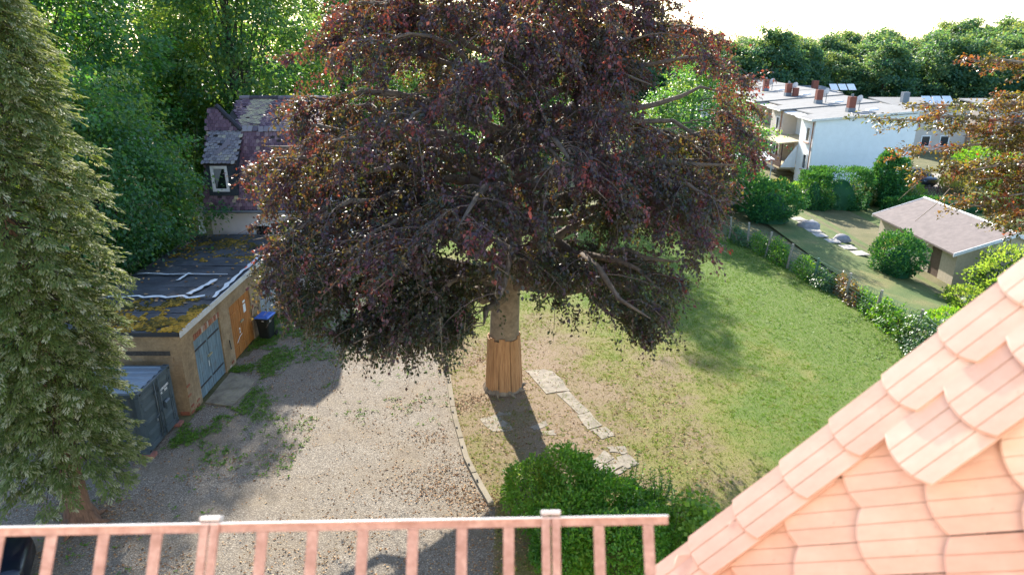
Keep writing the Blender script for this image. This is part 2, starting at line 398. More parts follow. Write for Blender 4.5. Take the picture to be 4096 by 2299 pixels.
sheet("side_road", plain("road_paving", (0.34, 0.30, 0.26), 0.9, 0.2, 3), 38.3, 60, 65.5, 73, 0.5, 0.004)

# ---- ground cover nobody could count
def grass_field():
    pts = []
    N = 195000
    y = 9 + (48 - 9) * RNG.random(N) ** 1.25; x = RNG.uniform(-6, 16.8, N)
    t = lawn_tone(x, y)
    ok = (x < fence_x(y)) & ~in_poly(x, y, DRIVE) & (RNG.random(N) < 0.45 + 0.55 * t) & (np.hypot(x + 0.33, y - 22.7) > 0.8)
    x, y, t = x[ok], y[ok], t[ok]; n = len(x)
    P = np.stack([x, y, np.full(n, -0.004)], 1)
    k = 2; P = np.repeat(P, k, 0) + np.concatenate([RNG.normal(0, 0.02, (n * k, 2)), np.zeros((n * k, 1))], 1)
    t = np.repeat(t, k) + RNG.normal(0, 0.13, n * k)
    D = np.concatenate([RNG.normal(0, 0.55, (n * k, 2)), np.ones((n * k, 1))], 1)
    Nn = np.concatenate([RNG.normal(0, 1, (n * k, 2)), np.full((n * k, 1), 0.2)], 1)
    L = RNG.uniform(0.025, 0.075, n * k) * (0.7 + 0.6 * np.clip(t, 0, 1)); W = RNG.uniform(0.010, 0.022, n * k)
    o = link("lawn_grass", blade_mesh("lawn_grass", P, D, Nn, L, W, t, M["grass"]))
    tag(o, "short patchy grass, green and straw coloured, growing over the lawn", "grass", kind="stuff")
grass_field()
def tufts():
    N = 9000; x = RNG.uniform(-5, 12, N); y = 13 + 22 * RNG.random(N) ** 1.2
    t = lawn_tone(x, y); ok = (x < fence_x(y)) & ~in_poly(x, y, DRIVE) & (fbm(x, y, 1.2, 35) > 0.42) & (np.hypot(x + 0.33, y - 22.7) > 0.9)
    x, y, t = x[ok], y[ok], t[ok]; n = len(x); k = 7
    a = RNG.random(n * k) * 6.283; P = np.repeat(np.stack([x, y, np.full(n, -.004)], 1), k, 0)
    D = np.stack([np.cos(a) * .7, np.sin(a) * .7, RNG.uniform(.3, 1.1, n * k)], 1); P = P + np.stack([RNG.normal(0, .03, n * k), RNG.normal(0, .03, n * k), np.zeros(n * k)], 1)
    tt = np.repeat(np.clip(RNG.normal(.35, .3, n) + t * .4, 0, 1), k) + RNG.normal(0, .1, n * k); L = RNG.uniform(.04, .11, n * k)
    o = link("grass_tufts", blade_mesh("grass_tufts", P, D, np.stack([-np.sin(a), np.cos(a), np.full(n * k, .5)], 1), L, RNG.uniform(.012, .026, n * k), tt, M["grass"]))
    tag(o, "scattered coarse tufts of grass in the dry turf round the beech", "grass", kind="stuff")
tufts()
def weeds():
    N = 30000
    x = np.concatenate([RNG.uniform(-10.8, -6.5, N), RNG.uniform(-6, -1.5, N // 2), RNG.uniform(11, 16.7, N // 2), RNG.uniform(-14, -8, 3000)])
    y = np.concatenate([RNG.uniform(17, 33, N), RNG.uniform(20, 36, N // 2), RNG.uniform(21, 46, N // 2), RNG.uniform(10.5, 20, 3000)])
    n0 = fbm(x, y, 0.8, 31)
    wall = np.exp(-np.maximum(0, x + 10.7) / 1.3) * (x < -6) * (y < 34) * (y > 20.3)
    fen = np.exp(-np.maximum(0, fence_x(y) - x) / 0.8) * (x > 5)
    cont = np.exp(-np.abs(x + 10.5) / 0.6) * (y < 20.6) * (y > 17.6)
    pr = np.clip(wall * 1.0 + fen * 0.95 + cont * 0.8 + 0.05, 0, 1) * np.clip((n0 - 0.40) * 5, 0, 1)
    slab = (x < -9.45) & (y > 21.2) & (y < 23.8)
    ok = (RNG.random(len(x)) < pr) & ~slab & (x < fence_x(y) + 0.1) & ~((x < -10.95) & (y > 17.9))
    x, y = x[ok], y[ok]; n = len(x); k = 6
    P = np.repeat(np.stack([x, y, np.full(n, 0.012)], 1), k, 0)
    a = RNG.random(n * k) * 6.283
    D = np.stack([np.cos(a), np.sin(a), RNG.uniform(0.15, 0.9, n * k)], 1)
    P = P + D * 0.012 + np.concatenate([RNG.normal(0, 0.03, (n * k, 2)), np.zeros((n * k, 1))], 1)
    L = RNG.uniform(0.03, 0.1, n * k); W = L * RNG.uniform(0.4, 0.7, n * k)
    t = np.repeat(RNG.random(n), k) * 0.7 + RNG.random(n * k) * 0.3
    Nn = np.tile([[0, 0, 1.0]], (n * k, 1)) + RNG.normal(0, 0.3, (n * k, 3))
    o = link("weeds", leaf_mesh("weeds", P, D, Nn, L, W, t, M["weed"]))
    tag(o, "low green weeds along the garage wall and the foot of the fence", "weeds", kind="stuff")
weeds()
def loose_stones():
    N = 32000
    x = RNG.uniform(-17, 0.2, N); y = 10.5 + 22 * RNG.random(N) ** 1.3
    ok = in_poly(x, y, DRIVE) & (RNG.random(N) < 0.25 + 0.75 * (fbm(x, y, 0.7, 41) > 0.45)) & ~((x < -9.4) & (x > -10.7) & (y > 21.2) & (y < 23.8))
    ok &= ~((x < -10.9) & (y > 17.9))
    x, y = x[ok], y[ok]; n = len(x)
    s = RNG.uniform(0.007, 0.019, n)
    S = np.stack([s * RNG.uniform(0.8, 1.5, n), s, s * RNG.uniform(0.45, 0.9, n)], 1)
    t = np.clip(RNG.normal(0.5, 0.24, n), 0, 1)
    o = link("loose_gravel", lumps("loose_gravel", np.stack([x, y, np.zeros(n)], 1), S, t, M["stones"]))
    tag(o, "loose grey and tan gravel stones on the driveway", "gravel", kind="stuff")
loose_stones()
def fallen_leaves():
    N = 24000
    x = np.concatenate([RNG.uniform(-13, 6, N), RNG.normal(-1.6, 0.9, 5200), RNG.normal(-11, 2.2, 2600), RNG.normal(-0.9, 0.5, 700)])
    y = np.concatenate([RNG.uniform(12, 30, N), RNG.uniform(16, 26, 5200), RNG.normal(14.2, 1.2, 2600), RNG.uniform(13, 16.5, 700)])
    ok = (RNG.random(len(x)) < np.clip((fbm(x, y, 0.9, 51) - 0.35) * 3, 0.06, 1)) & ~((x < -10.6) & (y > 17.9))
    x, y = x[ok], y[ok]; n = len(x)
    a = RNG.random(n) * 6.28
    D = np.stack([np.cos(a), np.sin(a), RNG.normal(0.05, 0.25, n)], 1)
    Nn = np.tile([[0, 0, 1.0]], (n, 1)) + RNG.normal(0, 0.35, (n, 3))
    L = RNG.uniform(0.03, 0.085, n)
    o = link("fallen_leaves", leaf_mesh("fallen_leaves", np.stack([x, y, np.full(n, 0.018)], 1), D, Nn, L, L * 0.65, RNG.random(n), M["dead_leaf"], 0.3))
    tag(o, "dry brown fallen leaves strewn over driveway and turf", "leaves", kind="stuff")
fallen_leaves()

# ---- kerb of weathered timbers beside the trunk, concrete remains
def kerb():
    pts = [Vector(p + (0,)) for p in [(-2.40, 23.54), (-2.2, 22.2), (-2.03, 21.1), (-1.88, 20.3), (-1.62, 19.1), (-1.38, 18.05), (-1.1, 17.25), (-0.86, 16.6), (-0.56, 15.85)]]
    t = thing("timber_kerb", "curved low kerb of weathered tan timbers with dark iron pins", "kerb", pts[4])
    mk = toned("kerb_timber", [(0, (0.24, 0.20, 0.14)), (1, (0.38, 0.33, 0.25))], 0.9, 5, bumpk=0.4)
    iron = plain("kerb_iron", (0.03, 0.028, 0.03), 0.7)
    for i in range(0, 8, 2):
        a, m_, b = pts[i], pts[i + 1], pts[min(8, i + 2)]
        mb = MB(); line = [a.lerp(m_, 0.02), m_, b.lerp(m_, 0.02)]; w = 0.08
        L, Rr = [], []
        for j, p in enumerate(line):
            d = (line[min(2, j + 1)] - line[max(0, j - 1)]).normalized(); s = Vector((-d.y, d.x, 0))
            L.append(p - s * w); Rr.append(p + s * w)
        poly = L + Rr[::-1]
        mb.prism([p + Vector((0, 0, -0.02)) for p in poly[::-1]], (0, 0, 0.125 + random.uniform(-0.01, 0.012)), random.random())
        mb.build("timber", mk, t, bevel=0.008)
        for q in ((0.25, 0.75) if i < 6 else (0.3,)):
            p = (a.lerp(m_, q * 2) if q < 0.5 else m_.lerp(b, q * 2 - 1))
            d = (b - a).normalized(); s = Vector((d.y, -d.x, 0)) * 0.04
            MB().tube([p + s + Vector((0, 0, 0.08)), p + s + Vector((0, 0, 0.15))], 0.03, 8).build("iron_pin", iron, t)
    p = thing("stump_post", "short square weathered post stump at the far end of the timber kerb", "post", (-2.52, 24.0, 0))
    MB().box((-2.52, 24.0, 0.12), (0.2, 0.2, 0.28), Matrix.Rotation(0.3, 3, 'Z')).build("post", mk, p, bevel=0.015)
    MB().tube([(-2.52, 24.0, 0.25), (-2.52, 24.0, 0.3)], 0.03, 8).build("iron_pin", iron, p)
kerb()
def c5(cx, cy): return ((1366 + 0.7947 * cx) / 4, (1150 + 0.7947 * cy) / 4)
M["concrete"] = plain("old_concrete", (0.27, 0.235, 0.185), 0.95, 0.35, 3.5, bumpk=0.25)
def slabs():
    A = {"lower": [], "path": [[(930, 420), (1020, 412), (1055, 418), (1110, 465), (1145, 515), (1030, 530), (960, 450)], [(1085, 534), (1145, 521), (1245, 618), (1190, 632)], [(1188, 640), (1250, 624), (1310, 690), (1240, 710)], [(1252, 717), (1330, 700), (1375, 740), (1310, 760)]],
         "cracked": [[(1240, 880), (1320, 820), (1370, 858), (1300, 905), (1255, 915)], [(1303, 909), (1373, 863), (1420, 893), (1350, 934)], [(1270, 925), (1300, 912), (1346, 938), (1330, 955), (1290, 945)], [(1385, 852), (1440, 836), (1495, 885), (1440, 908), (1400, 888)], [(1335, 800), (1380, 800), (1400, 830), (1350, 825)], [(1385, 798), (1425, 795), (1440, 828), (1407, 836)], [(1354, 938), (1420, 900), (1432, 915), (1370, 945)]],
         "bits": [[(700, 660), (780, 637), (850, 690), (860, 715), (760, 720)], [(950, 700), (1030, 665), (1040, 690), (970, 715)], [(1000, 720), (1070, 715), (1080, 740), (1010, 740)], [(785, 625), (860, 622), (850, 640), (790, 642)]]}
    for key, lab in (("path", "pale concrete path slabs leading past the boarded trunk"), ("cracked", "patch of cracked concrete paving broken into pieces beside the green bush"), ("bits", "broken concrete remnants lying in the trunk's shadow")):
        c = gp(*c5(*A[key][0][0])); t = thing("concrete_paving", lab, "paving", c)
        for poly in A[key]:
            P = [gp(*c5(*q)) for q in poly]; cc = sum(P, Vector()) / len(P); P = [cc + (p - cc) * 1.05 for p in P]
            Q = []
            for i in range(len(P)):
                a, b = P[i], P[(i + 1) % len(P)]
                Q += [a, a.lerp(b, 0.5) + Vector((random.uniform(-.05, .05), random.uniform(-.05, .05), 0))]
            if sum((Q[i].x * Q[(i + 1) % len(Q)].y - Q[(i + 1) % len(Q)].x * Q[i].y) for i in range(len(Q))) < 0: Q = Q[::-1]
            h = 0.012 if key == "bits" else random.uniform(0.014, 0.026)
            MB().prism([q + Vector((0, 0, -0.05)) for q in Q], (0, 0, 0.05 + h)).build("slab", M["concrete"], t, bevel=0.006)
    t = thing("garage_apron_slab", "mossy grey concrete slab in front of the blue garage door", "slab", (-10.2, 22.4, 0))
    mm, nt, b = nodes_of("apron_concrete")
    f = noise(nt, 1.6, 6, 0.7); g = noise(nt, 7, 5, 0.7)
    c = ramp(nt, f, [(0.35, (0.14, 0.12, 0.09)), (0.5, (0.24, 0.21, 0.15)), (0.65, (0.33, 0.29, 0.21))])
    c = mix(nt, ramp(nt, g, [(0.55, (0, 0, 0)), (0.75, (0.8, 0.8, 0.8))]), c, (0.17, 0.16, 0.04)); nt.links.new(c, b.inputs["Base Color"]); b.inputs["Roughness"].default_value = 0.95; bump(nt, b, g, 0.3)
    MB().prism([(-10.68, 21.45, -0.05), (-9.68, 21.2, -0.05), (-9.5, 22.3, -0.05), (-9.55, 23.15, -0.05), (-10.1, 23.5, -0.05), (-10.68, 23.8, -0.05)], (0, 0, 0.11)).build("slab", mm, t, bevel=0.01)
slabs()

# ================================================================== TREES
def wood(name, limbs, mat, parent, n=7):
    mb = MB()
    for pts, rad in limbs: mb.tube(pts, rad, n if rad[0] > 0.05 else 4, cap=False)
    return mb.build(name, mat, parent, smooth=True)

def beech():
    B = Vector((-0.33, 22.7, 0)); t = thing("copper_beech", "huge copper beech with drooping dark purple leaves over the yard", "tree", B)
    stem = [B + Vector(p) for p in [(0, 0, -0.1), (0.02, 0, 0.25), (0.04, 0, 1.0), (0.06, 0.02, 2.2), (0.1, 0.05, 3.4), (0.28, 0.15, 4.6), (0.36, 0.25, 6.0), (0.3, 0.2, 7.6), (0.28, 0.3, 9.0), (0.45, 0.4, 11.0), (0.5, 0.3, 13.2), (0.4, 0.3, 15.4), (0.4, 0.3, 16.8)]]
    srad = [0.78, 0.6, 0.54, 0.52, 0.5, 0.38, 0.32, 0.29, 0.26, 0.19, 0.12, 0.06, 0.02]
    mb = MB(); mb.tube(stem, srad, 16, cap=False)
    # root flare
    for k in range(9):
        a = k * 0.7 + 0.2; L = random.uniform(0.72, 0.95)
        mb.tube([B + Vector((0.3 * math.cos(a), 0.3 * math.sin(a), 0.35)), B + Vector((0.66 * math.cos(a), 0.66 * math.sin(a), 0.03)), B + Vector((L * math.cos(a + .15), L * math.sin(a + .15), -0.03))], [0.2, 0.09, 0.03], 7)
    def stem_at(z):
        for i in range(len(stem) - 1):
            if stem[i].z <= z <= stem[i + 1].z:
                f = (z - stem[i].z) / (stem[i + 1].z - stem[i].z); return stem[i].lerp(stem[i + 1], f), srad[i] * (1 - f) + srad[i + 1] * f
        return stem[-1], srad[-1]
    mb.build("trunk", M["bark"], t, smooth=True)
    def Renv(z): return float(np.interp(z, [2.2, 3, 4.5, 6, 7, 8.7, 10, 11, 12.6, 14, 16, 17.5], [4.8, 6.4, 7.6, 8.3, 8.8, 8.4, 7.6, 7.0, 5.6, 4.4, 2.6, 0.3]))
    limbs = []; twigs = []; subs = []; LS = []; mains = []
    prim = []
    # hand placed big limbs seen in the picture: (attach z, azimuth deg from +X, tip z, reach factor)
    spec = [(3.6, 300, 4.0, .8), (3.8, 322, 4.2, .85), (4.0, 335, 4.4, .9), (3.9, 310, 4.6, .7), (4.2, 350, 4.8, .85), (3.3, 195, 6.6, .95), (3.5, 232, 4.6, .9), (3.5, 262, 4.6, .9), (3.8, 290, 4.6, .92), (4.2, 318, 4.8, .92), (4.4, 345, 5.4, .95), (4.6, 8, 7.8, .97), (3.9, 212, 5.0, .95), (4.6, 178, 7.2, 1.0), (4.3, 250, 5.6, .8), (4.8, 275, 6.0, .8), (4.9, 305, 6.2, .85)]
    prim += spec + [(3.5, 205, 4.6, 1.02), (3.6, 218, 4.2, 1.0), (3.8, 226, 4.4, .95), (4.2, 198, 5.3, 1.02), (4.0, 212, 5.8, .85), (3.6, 238, 4.1, .95), (3.6, 246, 4.2, .9), (3.7, 222, 5.0, .75), (3.9, 204, 4.9, .8)]
    az = 20.0
    for i in range(40):
        z = 5.0 + i * 0.25; az += 137.5
        prim.append((z, az % 360, z + random.uniform(0.6, 2.4) - max(0, z - 12) * 0.3, random.uniform(0.8, 1.03)))
    for az_, zz in ((200, 11.6), (220, 12.4), (240, 11.4), (258, 12.6), (275, 11.8), (292, 12.8), (310, 11.6), (328, 12.6), (344, 11.8), (358, 12.6), (14, 12.0), (185, 12.4), (230, 13.4), (300, 13.6), (265, 10.8), (335, 10.9)): prim.append((zz - 1.4, az_, zz + 1.0, 1.02))
    for az_, zz in ((352, 9.2), (2, 8.6), (12, 9.8), (345, 8.0), (20, 8.8), (358, 10.4), (170, 9.5), (182, 9.0), (192, 8.2), (176, 7.4)): prim.append((zz - 1.8, az_, zz + 0.9, 1.06))
    for az_ in (185, 200, 215, 228, 240, 255, 268, 282, 298, 312, 325, 340, 355, 5):
        z = random.uniform(5.4, 9.5); prim.append((z, az_ + random.uniform(-6, 6), z + random.uniform(0.4, 1.8), random.uniform(0.78, 1.0)))
    LP, LD, LN, LT = [], [], [], []
    for (z0, azd, z1, k) in prim:
        p0, r0 = stem_at(min(z0, 15.5)); a = R(azd); rr = Renv(z1) * k
        tip = B + Vector((0.2 + rr * math.cos(a), 0.2 + rr * math.sin(a), z1 - 0.5))
        ctrl = p0.lerp(tip, 0.5) + Vector((0, 0, 0.12 * rr + 0.5))
        path = bez(p0, ctrl, tip, 9)
        path = [p + (rv(0.22) if 0 < i < 8 else Vector()) for i, p in enumerate(path)]
        rb = min(0.2, r0 * 0.6) * (0.6 + 0.05 * rr)
        mains.append((path, [rb * (1 - 0.85 * i / 8) + 0.012 for i in range(9)]))
        nsub = int(6 + rr * 1.7)
        for s in range(nsub):
            f = 0.28 + 0.72 * (s + random.random()) / nsub; fi = f * 8; i0 = min(7, int(fi)); q = path[i0].lerp(path[i0 + 1], fi - i0)
            dirp = (path[i0 + 1] - path[i0]).normalized(); yaw = random.choice((-1, 1)) * random.uniform(0.25, 1.25)
            d = Matrix.Rotation(yaw, 3, 'Z') @ Vector((dirp.x, dirp.y, 0)).normalized()
            ln = random.uniform(1.1, 2.6) * (1.15 - 0.35 * f); drop = random.uniform(0.25, 1.1) * ln * 0.62
            e = q + d * ln + Vector((0, 0, -drop)); c = q + d * ln * 0.55 + Vector((0, 0, random.uniform(0.1, 0.45)))
            sp = bez(q, c, e, 6)
            subs.append((len(mains) - 1, f, (sp, [0.021 * (1 - 0.75 * j / 5) * (1.3 - 0.5 * f) for j in range(6)])))
            for w in range(random.randint(9, 12)):
                g = random.uniform(0.15, 1.0) * 5; j0 = min(4, int(g)); o = sp[j0].lerp(sp[j0 + 1], g - j0)
                dd = Matrix.Rotation(random.uniform(-1.5, 1.5), 3, 'Z') @ d
                wl = random.uniform(0.45, 1.15); we = o + dd * wl * random.uniform(0.35, 0.8) + Vector((0, 0, -wl * random.uniform(0.3, 1.0)))
                wc = o + dd * wl * 0.5
                tw = bez(o, wc, we, 4)
                if random.random() < 0.5: twigs.append((len(subs) - 1, tw))
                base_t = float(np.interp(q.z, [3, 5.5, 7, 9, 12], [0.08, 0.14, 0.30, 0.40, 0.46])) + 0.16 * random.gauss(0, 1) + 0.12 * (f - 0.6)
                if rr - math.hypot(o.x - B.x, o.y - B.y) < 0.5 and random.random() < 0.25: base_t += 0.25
                nl = int(wl * 38)
                for _ in range(nl):
                    u = random.random() ** 0.8 * 3; k0 = min(2, int(u)); pp = tw[k0].lerp(tw[k0 + 1], u - k0)
                    td = (tw[k0 + 1] - tw[k0]).normalized()
                    LP.append(pp); LD.append(td * 0.6); LT.append(base_t); LS.append(len(subs) - 1)
    P = np.array([tuple(p) for p in LP]); D = np.array([tuple(p) for p in LD]); T = np.array(LT)
    # light comes in low under the crown from behind: the far underside stays open
    land_x = P[:, 0] + 0.2 * (P[:, 2] / math.tan(SUN_EL)); land_y = P[:, 1] - 0.98 * P[:, 2] / math.tan(SUN_EL)
    edge = np.interp(land_x, [-9, -6, -3, -1.5, -0.3, 3.4, 4.6, 5.5, 7, 9], [12.2, 12.2, 12.4, 14.2, 13.2, 13.2, 16.0, 17.2, 30, 40])
    edge = edge + (fbm(P[:, 0], P[:, 1], 0.8, 61) - 0.5) * 1.6
    keep = (land_y < edge) | (RNG.random(len(P)) < 0.02)
    keep &= ~((land_x > 7) & (land_y > 22) & (RNG.random(len(P)) < 0.4))
    keep &= P[:, 2] > 1.9
    thin = np.where((P[:, 0] > 0.9) & (P[:, 2] < 6.0), 0.78, 1.0)                       # looser on the lawn side
    thin = np.where((np.abs(P[:, 0] - 0.05 - (P[:, 1] - 22.7) * 0.01) < 1.1) & (P[:, 2] < 7.0) & (P[:, 1] < 23), 0.55, thin)   # stem shows through
    thin = np.where(P[:, 2] > 8.2, 0.66, thin)
    curtain = vnoise(P[:, 0], P[:, 1], 1.5, 69) + (RNG.random(len(P)) - .5) * .25
    keep &= ~((P[:, 0] > 0.7) & (P[:, 2] < 5.6) & (curtain < 0.5))
    clump = vnoise(P[:, 0] * 1.0, P[:, 1] + P[:, 2] * 1.7, 1.4, 67)
    keep &= (clump + RNG.random(len(P)) * 0.5) < (thin * 1.05 + 0.12)
    # ragged lower rim of the crown, higher round the trunk than at the sides
    dz = CAMH - P[:, 2]; fw = P[:, 1] * CT + dz * ST; qx = 512 + FPX * P[:, 0] / fw; qy = 287 + FPX * (dz * CT - P[:, 1] * ST) / fw
    rim = np.interp(qx, [210, 230, 258, 286, 330, 366, 425, 469, 493, 520, 552, 596, 644, 676, 688, 705, 722, 735, 765], [205, 215, 294, 314, 350, 358, 350, 336, 316, 316, 338, 318, 350, 330, 290, 250, 215, 180, 165])
    keep &= qy < rim + (vnoise(P[:, 0], P[:, 1], 2.5, 63) - 0.6) * 26
    wob = (vnoise(P[:, 2], P[:, 0] + P[:, 1], 1.6, 65) - 0.5) * 46
    keep &= qx > np.interp(qy, [0, 15, 35, 45, 80, 130, 150, 165, 200, 215, 235, 262, 300], [335, 325, 280, 270, 278, 280, 264, 244, 236, 246, 268, 262, 256]) + wob
    keep &= qx < np.interp(qy, [0, 10, 30, 60, 85, 120, 160, 175, 215], [684, 690, 715, 730, 752, 768, 765, 745, 720]) + wob
    gap = in_poly(qx + wob * .4, qy + wob * .3, [(634, 98), (655, 72), (690, 66), (716, 88), (714, 122), (690, 130), (662, 128), (640, 122)])
    keep &= ~(gap & (RNG.random(len(P)) < 0.94))
    LS = np.array(LS); tot = np.bincount(LS, minlength=len(subs)); left = np.bincount(LS[keep], minlength=len(subs)); live = left > 0.35 * np.maximum(tot, 1)
    reach = {}
    def in_gap(pts):
        m = pts[len(pts) // 2]; dz_ = CAMH - m.z; fw_ = m.y * CT + dz_ * ST
        return bool(in_poly(np.array([512 + FPX * m.x / fw_]), np.array([287 + FPX * (dz_ * CT - m.y * ST) / fw_]), [(630, 95), (655, 66), (690, 60), (722, 88), (720, 126), (690, 134), (655, 130)])[0])
    for i, (mi, f, sp) in enumerate(subs):
        if live[i] and in_gap(sp[0]): live[i] = False
        if live[i]: limbs.append(sp); reach[mi] = max(reach.get(mi, 0), f)
    for mi, (path, rad) in enumerate(mains):
        k = int(math.ceil(reach.get(mi, 0) * 8)) + 1
        if mi % 4 and any(in_gap(path[q:q + 2]) for q in range(2, 8)): continue
        if k > 2: limbs.append((path[:k], rad[:k - 1] + [0.015]))
    twigs = [tw for i, tw in twigs if left[i] > 0.7 * tot[i]]
    keep &= live[LS]
    low = np.where(keep & (rim - qy < 34) & (qx > 235) & (qx < 730))[0]
    lim = np.interp(qy, [0, 15, 35, 45, 80, 130, 150, 165, 200, 215, 235, 262, 300], [335, 325, 280, 270, 278, 280, 264, 244, 236, 246, 268, 262, 256])
    side = np.where(keep & ((qx - lim < 26) | (np.interp(qy, [0, 30, 60, 120, 160, 215], [684, 715, 730, 768, 765, 720]) - qx < 22)) & (qy < 260))[0]
    sP, sD, sT, strands = [], [], [], []
    for idx, cnt, isside in ((low, 420, False), (side, 230, True)):
        for i in RNG.choice(idx, cnt, replace=False):
            p0 = Vector(P[i]); o_ = Vector((p0.x - B.x, p0.y - B.y, 0)).normalized()
            d = (o_ * random.uniform(.5, 1.1) + Vector((0, 0, random.uniform(-.5, .55)))) if isside else (o_ * random.uniform(0, .7) + Vector((0, 0, -1)))
            d = (d + rv(.25)).normalized(); ln = random.uniform(.3, .95) * (.8 if isside else 1)
            path = [p0 + d * ln * q / 4 + Vector((0, 0, -.12 * ln * (q / 4) ** 2)) for q in range(5)]; strands.append(path)
            for j in range(int(ln * 17)):
                u = (j + random.random()) / (ln * 17) * 4; k0 = min(3, int(u)); sP.append(tuple(path[k0].lerp(path[k0 + 1], u - k0))); sD.append(tuple(d * .5 + rv(.5))); sT.append(T[i] + (.3 if isside else 0) + random.gauss(0, .1))
    P, D, T = np.concatenate([P[keep], np.array(sP)]), np.concatenate([D[keep], np.array(sD)]), np.concatenate([T[keep], np.array(sT)]); n = len(P)
    D = D + RNG.normal(0, 0.55, (n, 3)) + np.array([0, 0, -0.25])
    Nn = np.tile([[0, -0.15, 1.0]], (n, 1)) + RNG.normal(0, 0.55, (n, 3))
    L = RNG.uniform(0.075, 0.14, n); P = P + RNG.normal(0, 0.05, (n, 3))
    T = T + RNG.normal(0, 0.1, n)
    o = link("crown", leaf_mesh("crown", P - np.array(B), D, Nn, L, L * RNG.uniform(0.55, 0.72, n), T, M["beech"]), t)
    print("beech leaves", n)
    wood("limbs", [l for l in limbs if l[1][0] > 0.04], M["bark_limb"], t); wood("boughs", [l for l in limbs if l[1][0] <= 0.04], M["bark_bough"], t)
    mb = MB()
    for tw in twigs: mb.tube([tw[0], tw[2]], [0.008, 0.004], 3, cap=False)
    for tw in strands: mb.tube([tw[0], tw[2], tw[4]], [0.007, 0.005, 0.003], 3, cap=False)
    mb.build("twigs", M["bark"], t)
    # boards strapped round the trunk
    g = thing("tree_guard", "upright tan boards wrapped round the beech trunk as a guard", "guard", B)
    mw, nt, b = nodes_of("guard_board")
    f = noise(nt, 2.2, 6, 0.65, stretch=(14, 14, 0.6)); f2 = noise(nt, 1.3, 3)
    c = ramp(nt, f, [(0.3, (0.25, 0.11, 0.04)), (0.5, (0.42, 0.21, 0.085)), (0.7, (0.53, 0.29, 0.13))])
    c = mix(nt, 0.5, c, ramp(nt, objrand(nt), [(0, (0.72, 0.72, 0.72)), (0.6, (1, 1, 1)), (1, (1.0, 0.88, 0.78))]), 'MULTIPLY')
    nt.links.new(c, b.inputs["Base Color"]); b.inputs["Roughness"].default_value = 0.7; bump(nt, b, f, 0.25)
    nb = 19
    for k in range(nb):
        a = k / nb * 2 * math.pi + random.uniform(-.03, .03); r = 0.62 + random.choice((0, 0.025)); w = 2 * math.pi * 0.62 / nb * random.uniform(0.92, 1.06)
        h = random.uniform(1.93, 2.08); z0 = random.uniform(0.02, 0.09)
        rad = Vector((math.cos(a), math.sin(a), 0)); lean = math.atan2(0.09, h)
        rot = Matrix.Rotation(a, 3, 'Z') @ Matrix.Rotation(-lean, 3, 'Y') @ Matrix.Rotation(random.uniform(-.012, .012), 3, 'X')
        MB().box(B + rad * (r - 0.02) + Vector((0.03, 0, z0 + h / 2)), (0.026, w, h), rot).build("board", mw, g, bevel=0.004)
beech()

def crown_pts(n_cl, per, rx, rz, cz, seed, spread=0.85, shell=0.55, flat=0.55):
    """clumps of leaf places spread through an uneven egg; returns places, clump tone, outward direction"""
    g = np.random.default_rng(seed)
    d = unit(g.normal(0, 1, (n_cl, 3))); r = shell + (1 - shell) * g.random(n_cl) ** 0.6
    lump = 0.82 + 0.36 * g.random(n_cl)
    c = d * (r * lump)[:, None] * np.array([rx, rx, rz]); c[:, 2] += cz
    c[:, :2] *= (1.08 - 0.35 * np.clip(d[:, 2:3], 0, 1))
    m = n_cl * per
    off = g.normal(0, 1, (m, 3)) * np.array([1, 1, flat]) * spread * (0.7 + 0.6 * np.repeat(g.random(n_cl), per))[:, None] * 0.55
    P = np.repeat(c, per, 0) + off
    tone = np.repeat(g.normal(0.45, 0.17, n_cl) + 0.18 * d[:, 2], per) + g.normal(0, 0.14, m)
    return P, tone, np.repeat(d, per, 0), c, g
def make_tree(name, label, cat, loc, mat, bark, rx, rz, cz, h_trunk, n_cl, per, leaf, seed, group=None, tr=0.25, spread=0.9, squash=0.6, shell=0.5, elong=0.75):
    t = thing(name, label, cat, loc, group)
    P, tone, d, c, g = crown_pts(n_cl, per, rx, rz, cz, seed, spread, shell)
    n = len(P)
    D = d * np.array([1, 1, 0.2]) + g.normal(0, 0.6, (n, 3)) + np.array([0, 0, -0.45])
    Nn = np.array([[0, 0, 1.0]]) + d * 0.6 + g.normal(0, squash, (n, 3))
    L = g.uniform(0.65, 1.25, n) * leaf
    ok = P[:, 2] > 0.15
    me = leaf_mesh("crown", P[ok], D[ok], Nn[ok], L[ok], L[ok] * elong, tone[ok], mat)
    o = link("crown", me, t)
    mb = MB(); W = Vector(loc); top = W + Vector((0, 0, cz + rz * 0.6))
    st = [W + Vector((0, 0, -0.15)), W + Vector((0.05 * tr, 0, 0.4)), W + Vector((tr * .4, tr * .2, h_trunk)), W + Vector((-tr * .3, tr * .3, cz)), top]
    mb.tube(st, [tr * 1.35, tr, tr * 0.85, tr * 0.5, tr * 0.1], 9, cap=False)
    for i in range(0, n_cl, max(1, n_cl // 34)):
        q = Vector(c[i]) + W; z = h_trunk * 0.9 + random.random() * max(0.1, (q.z - W.z - h_trunk)) * 0.55
        s = W + Vector((0, 0, min(z, cz + rz * 0.5))); mb.tube(bez(s, s.lerp(q, 0.5) + Vector((0, 0, 0.1 * (q - s).length)), q, 5), [tr * 0.2, tr * 0.13, tr * 0.09, tr * 0.05, tr * 0.02], 5, cap=False)
    mb.build("trunk", bark, t, smooth=True)
    return t
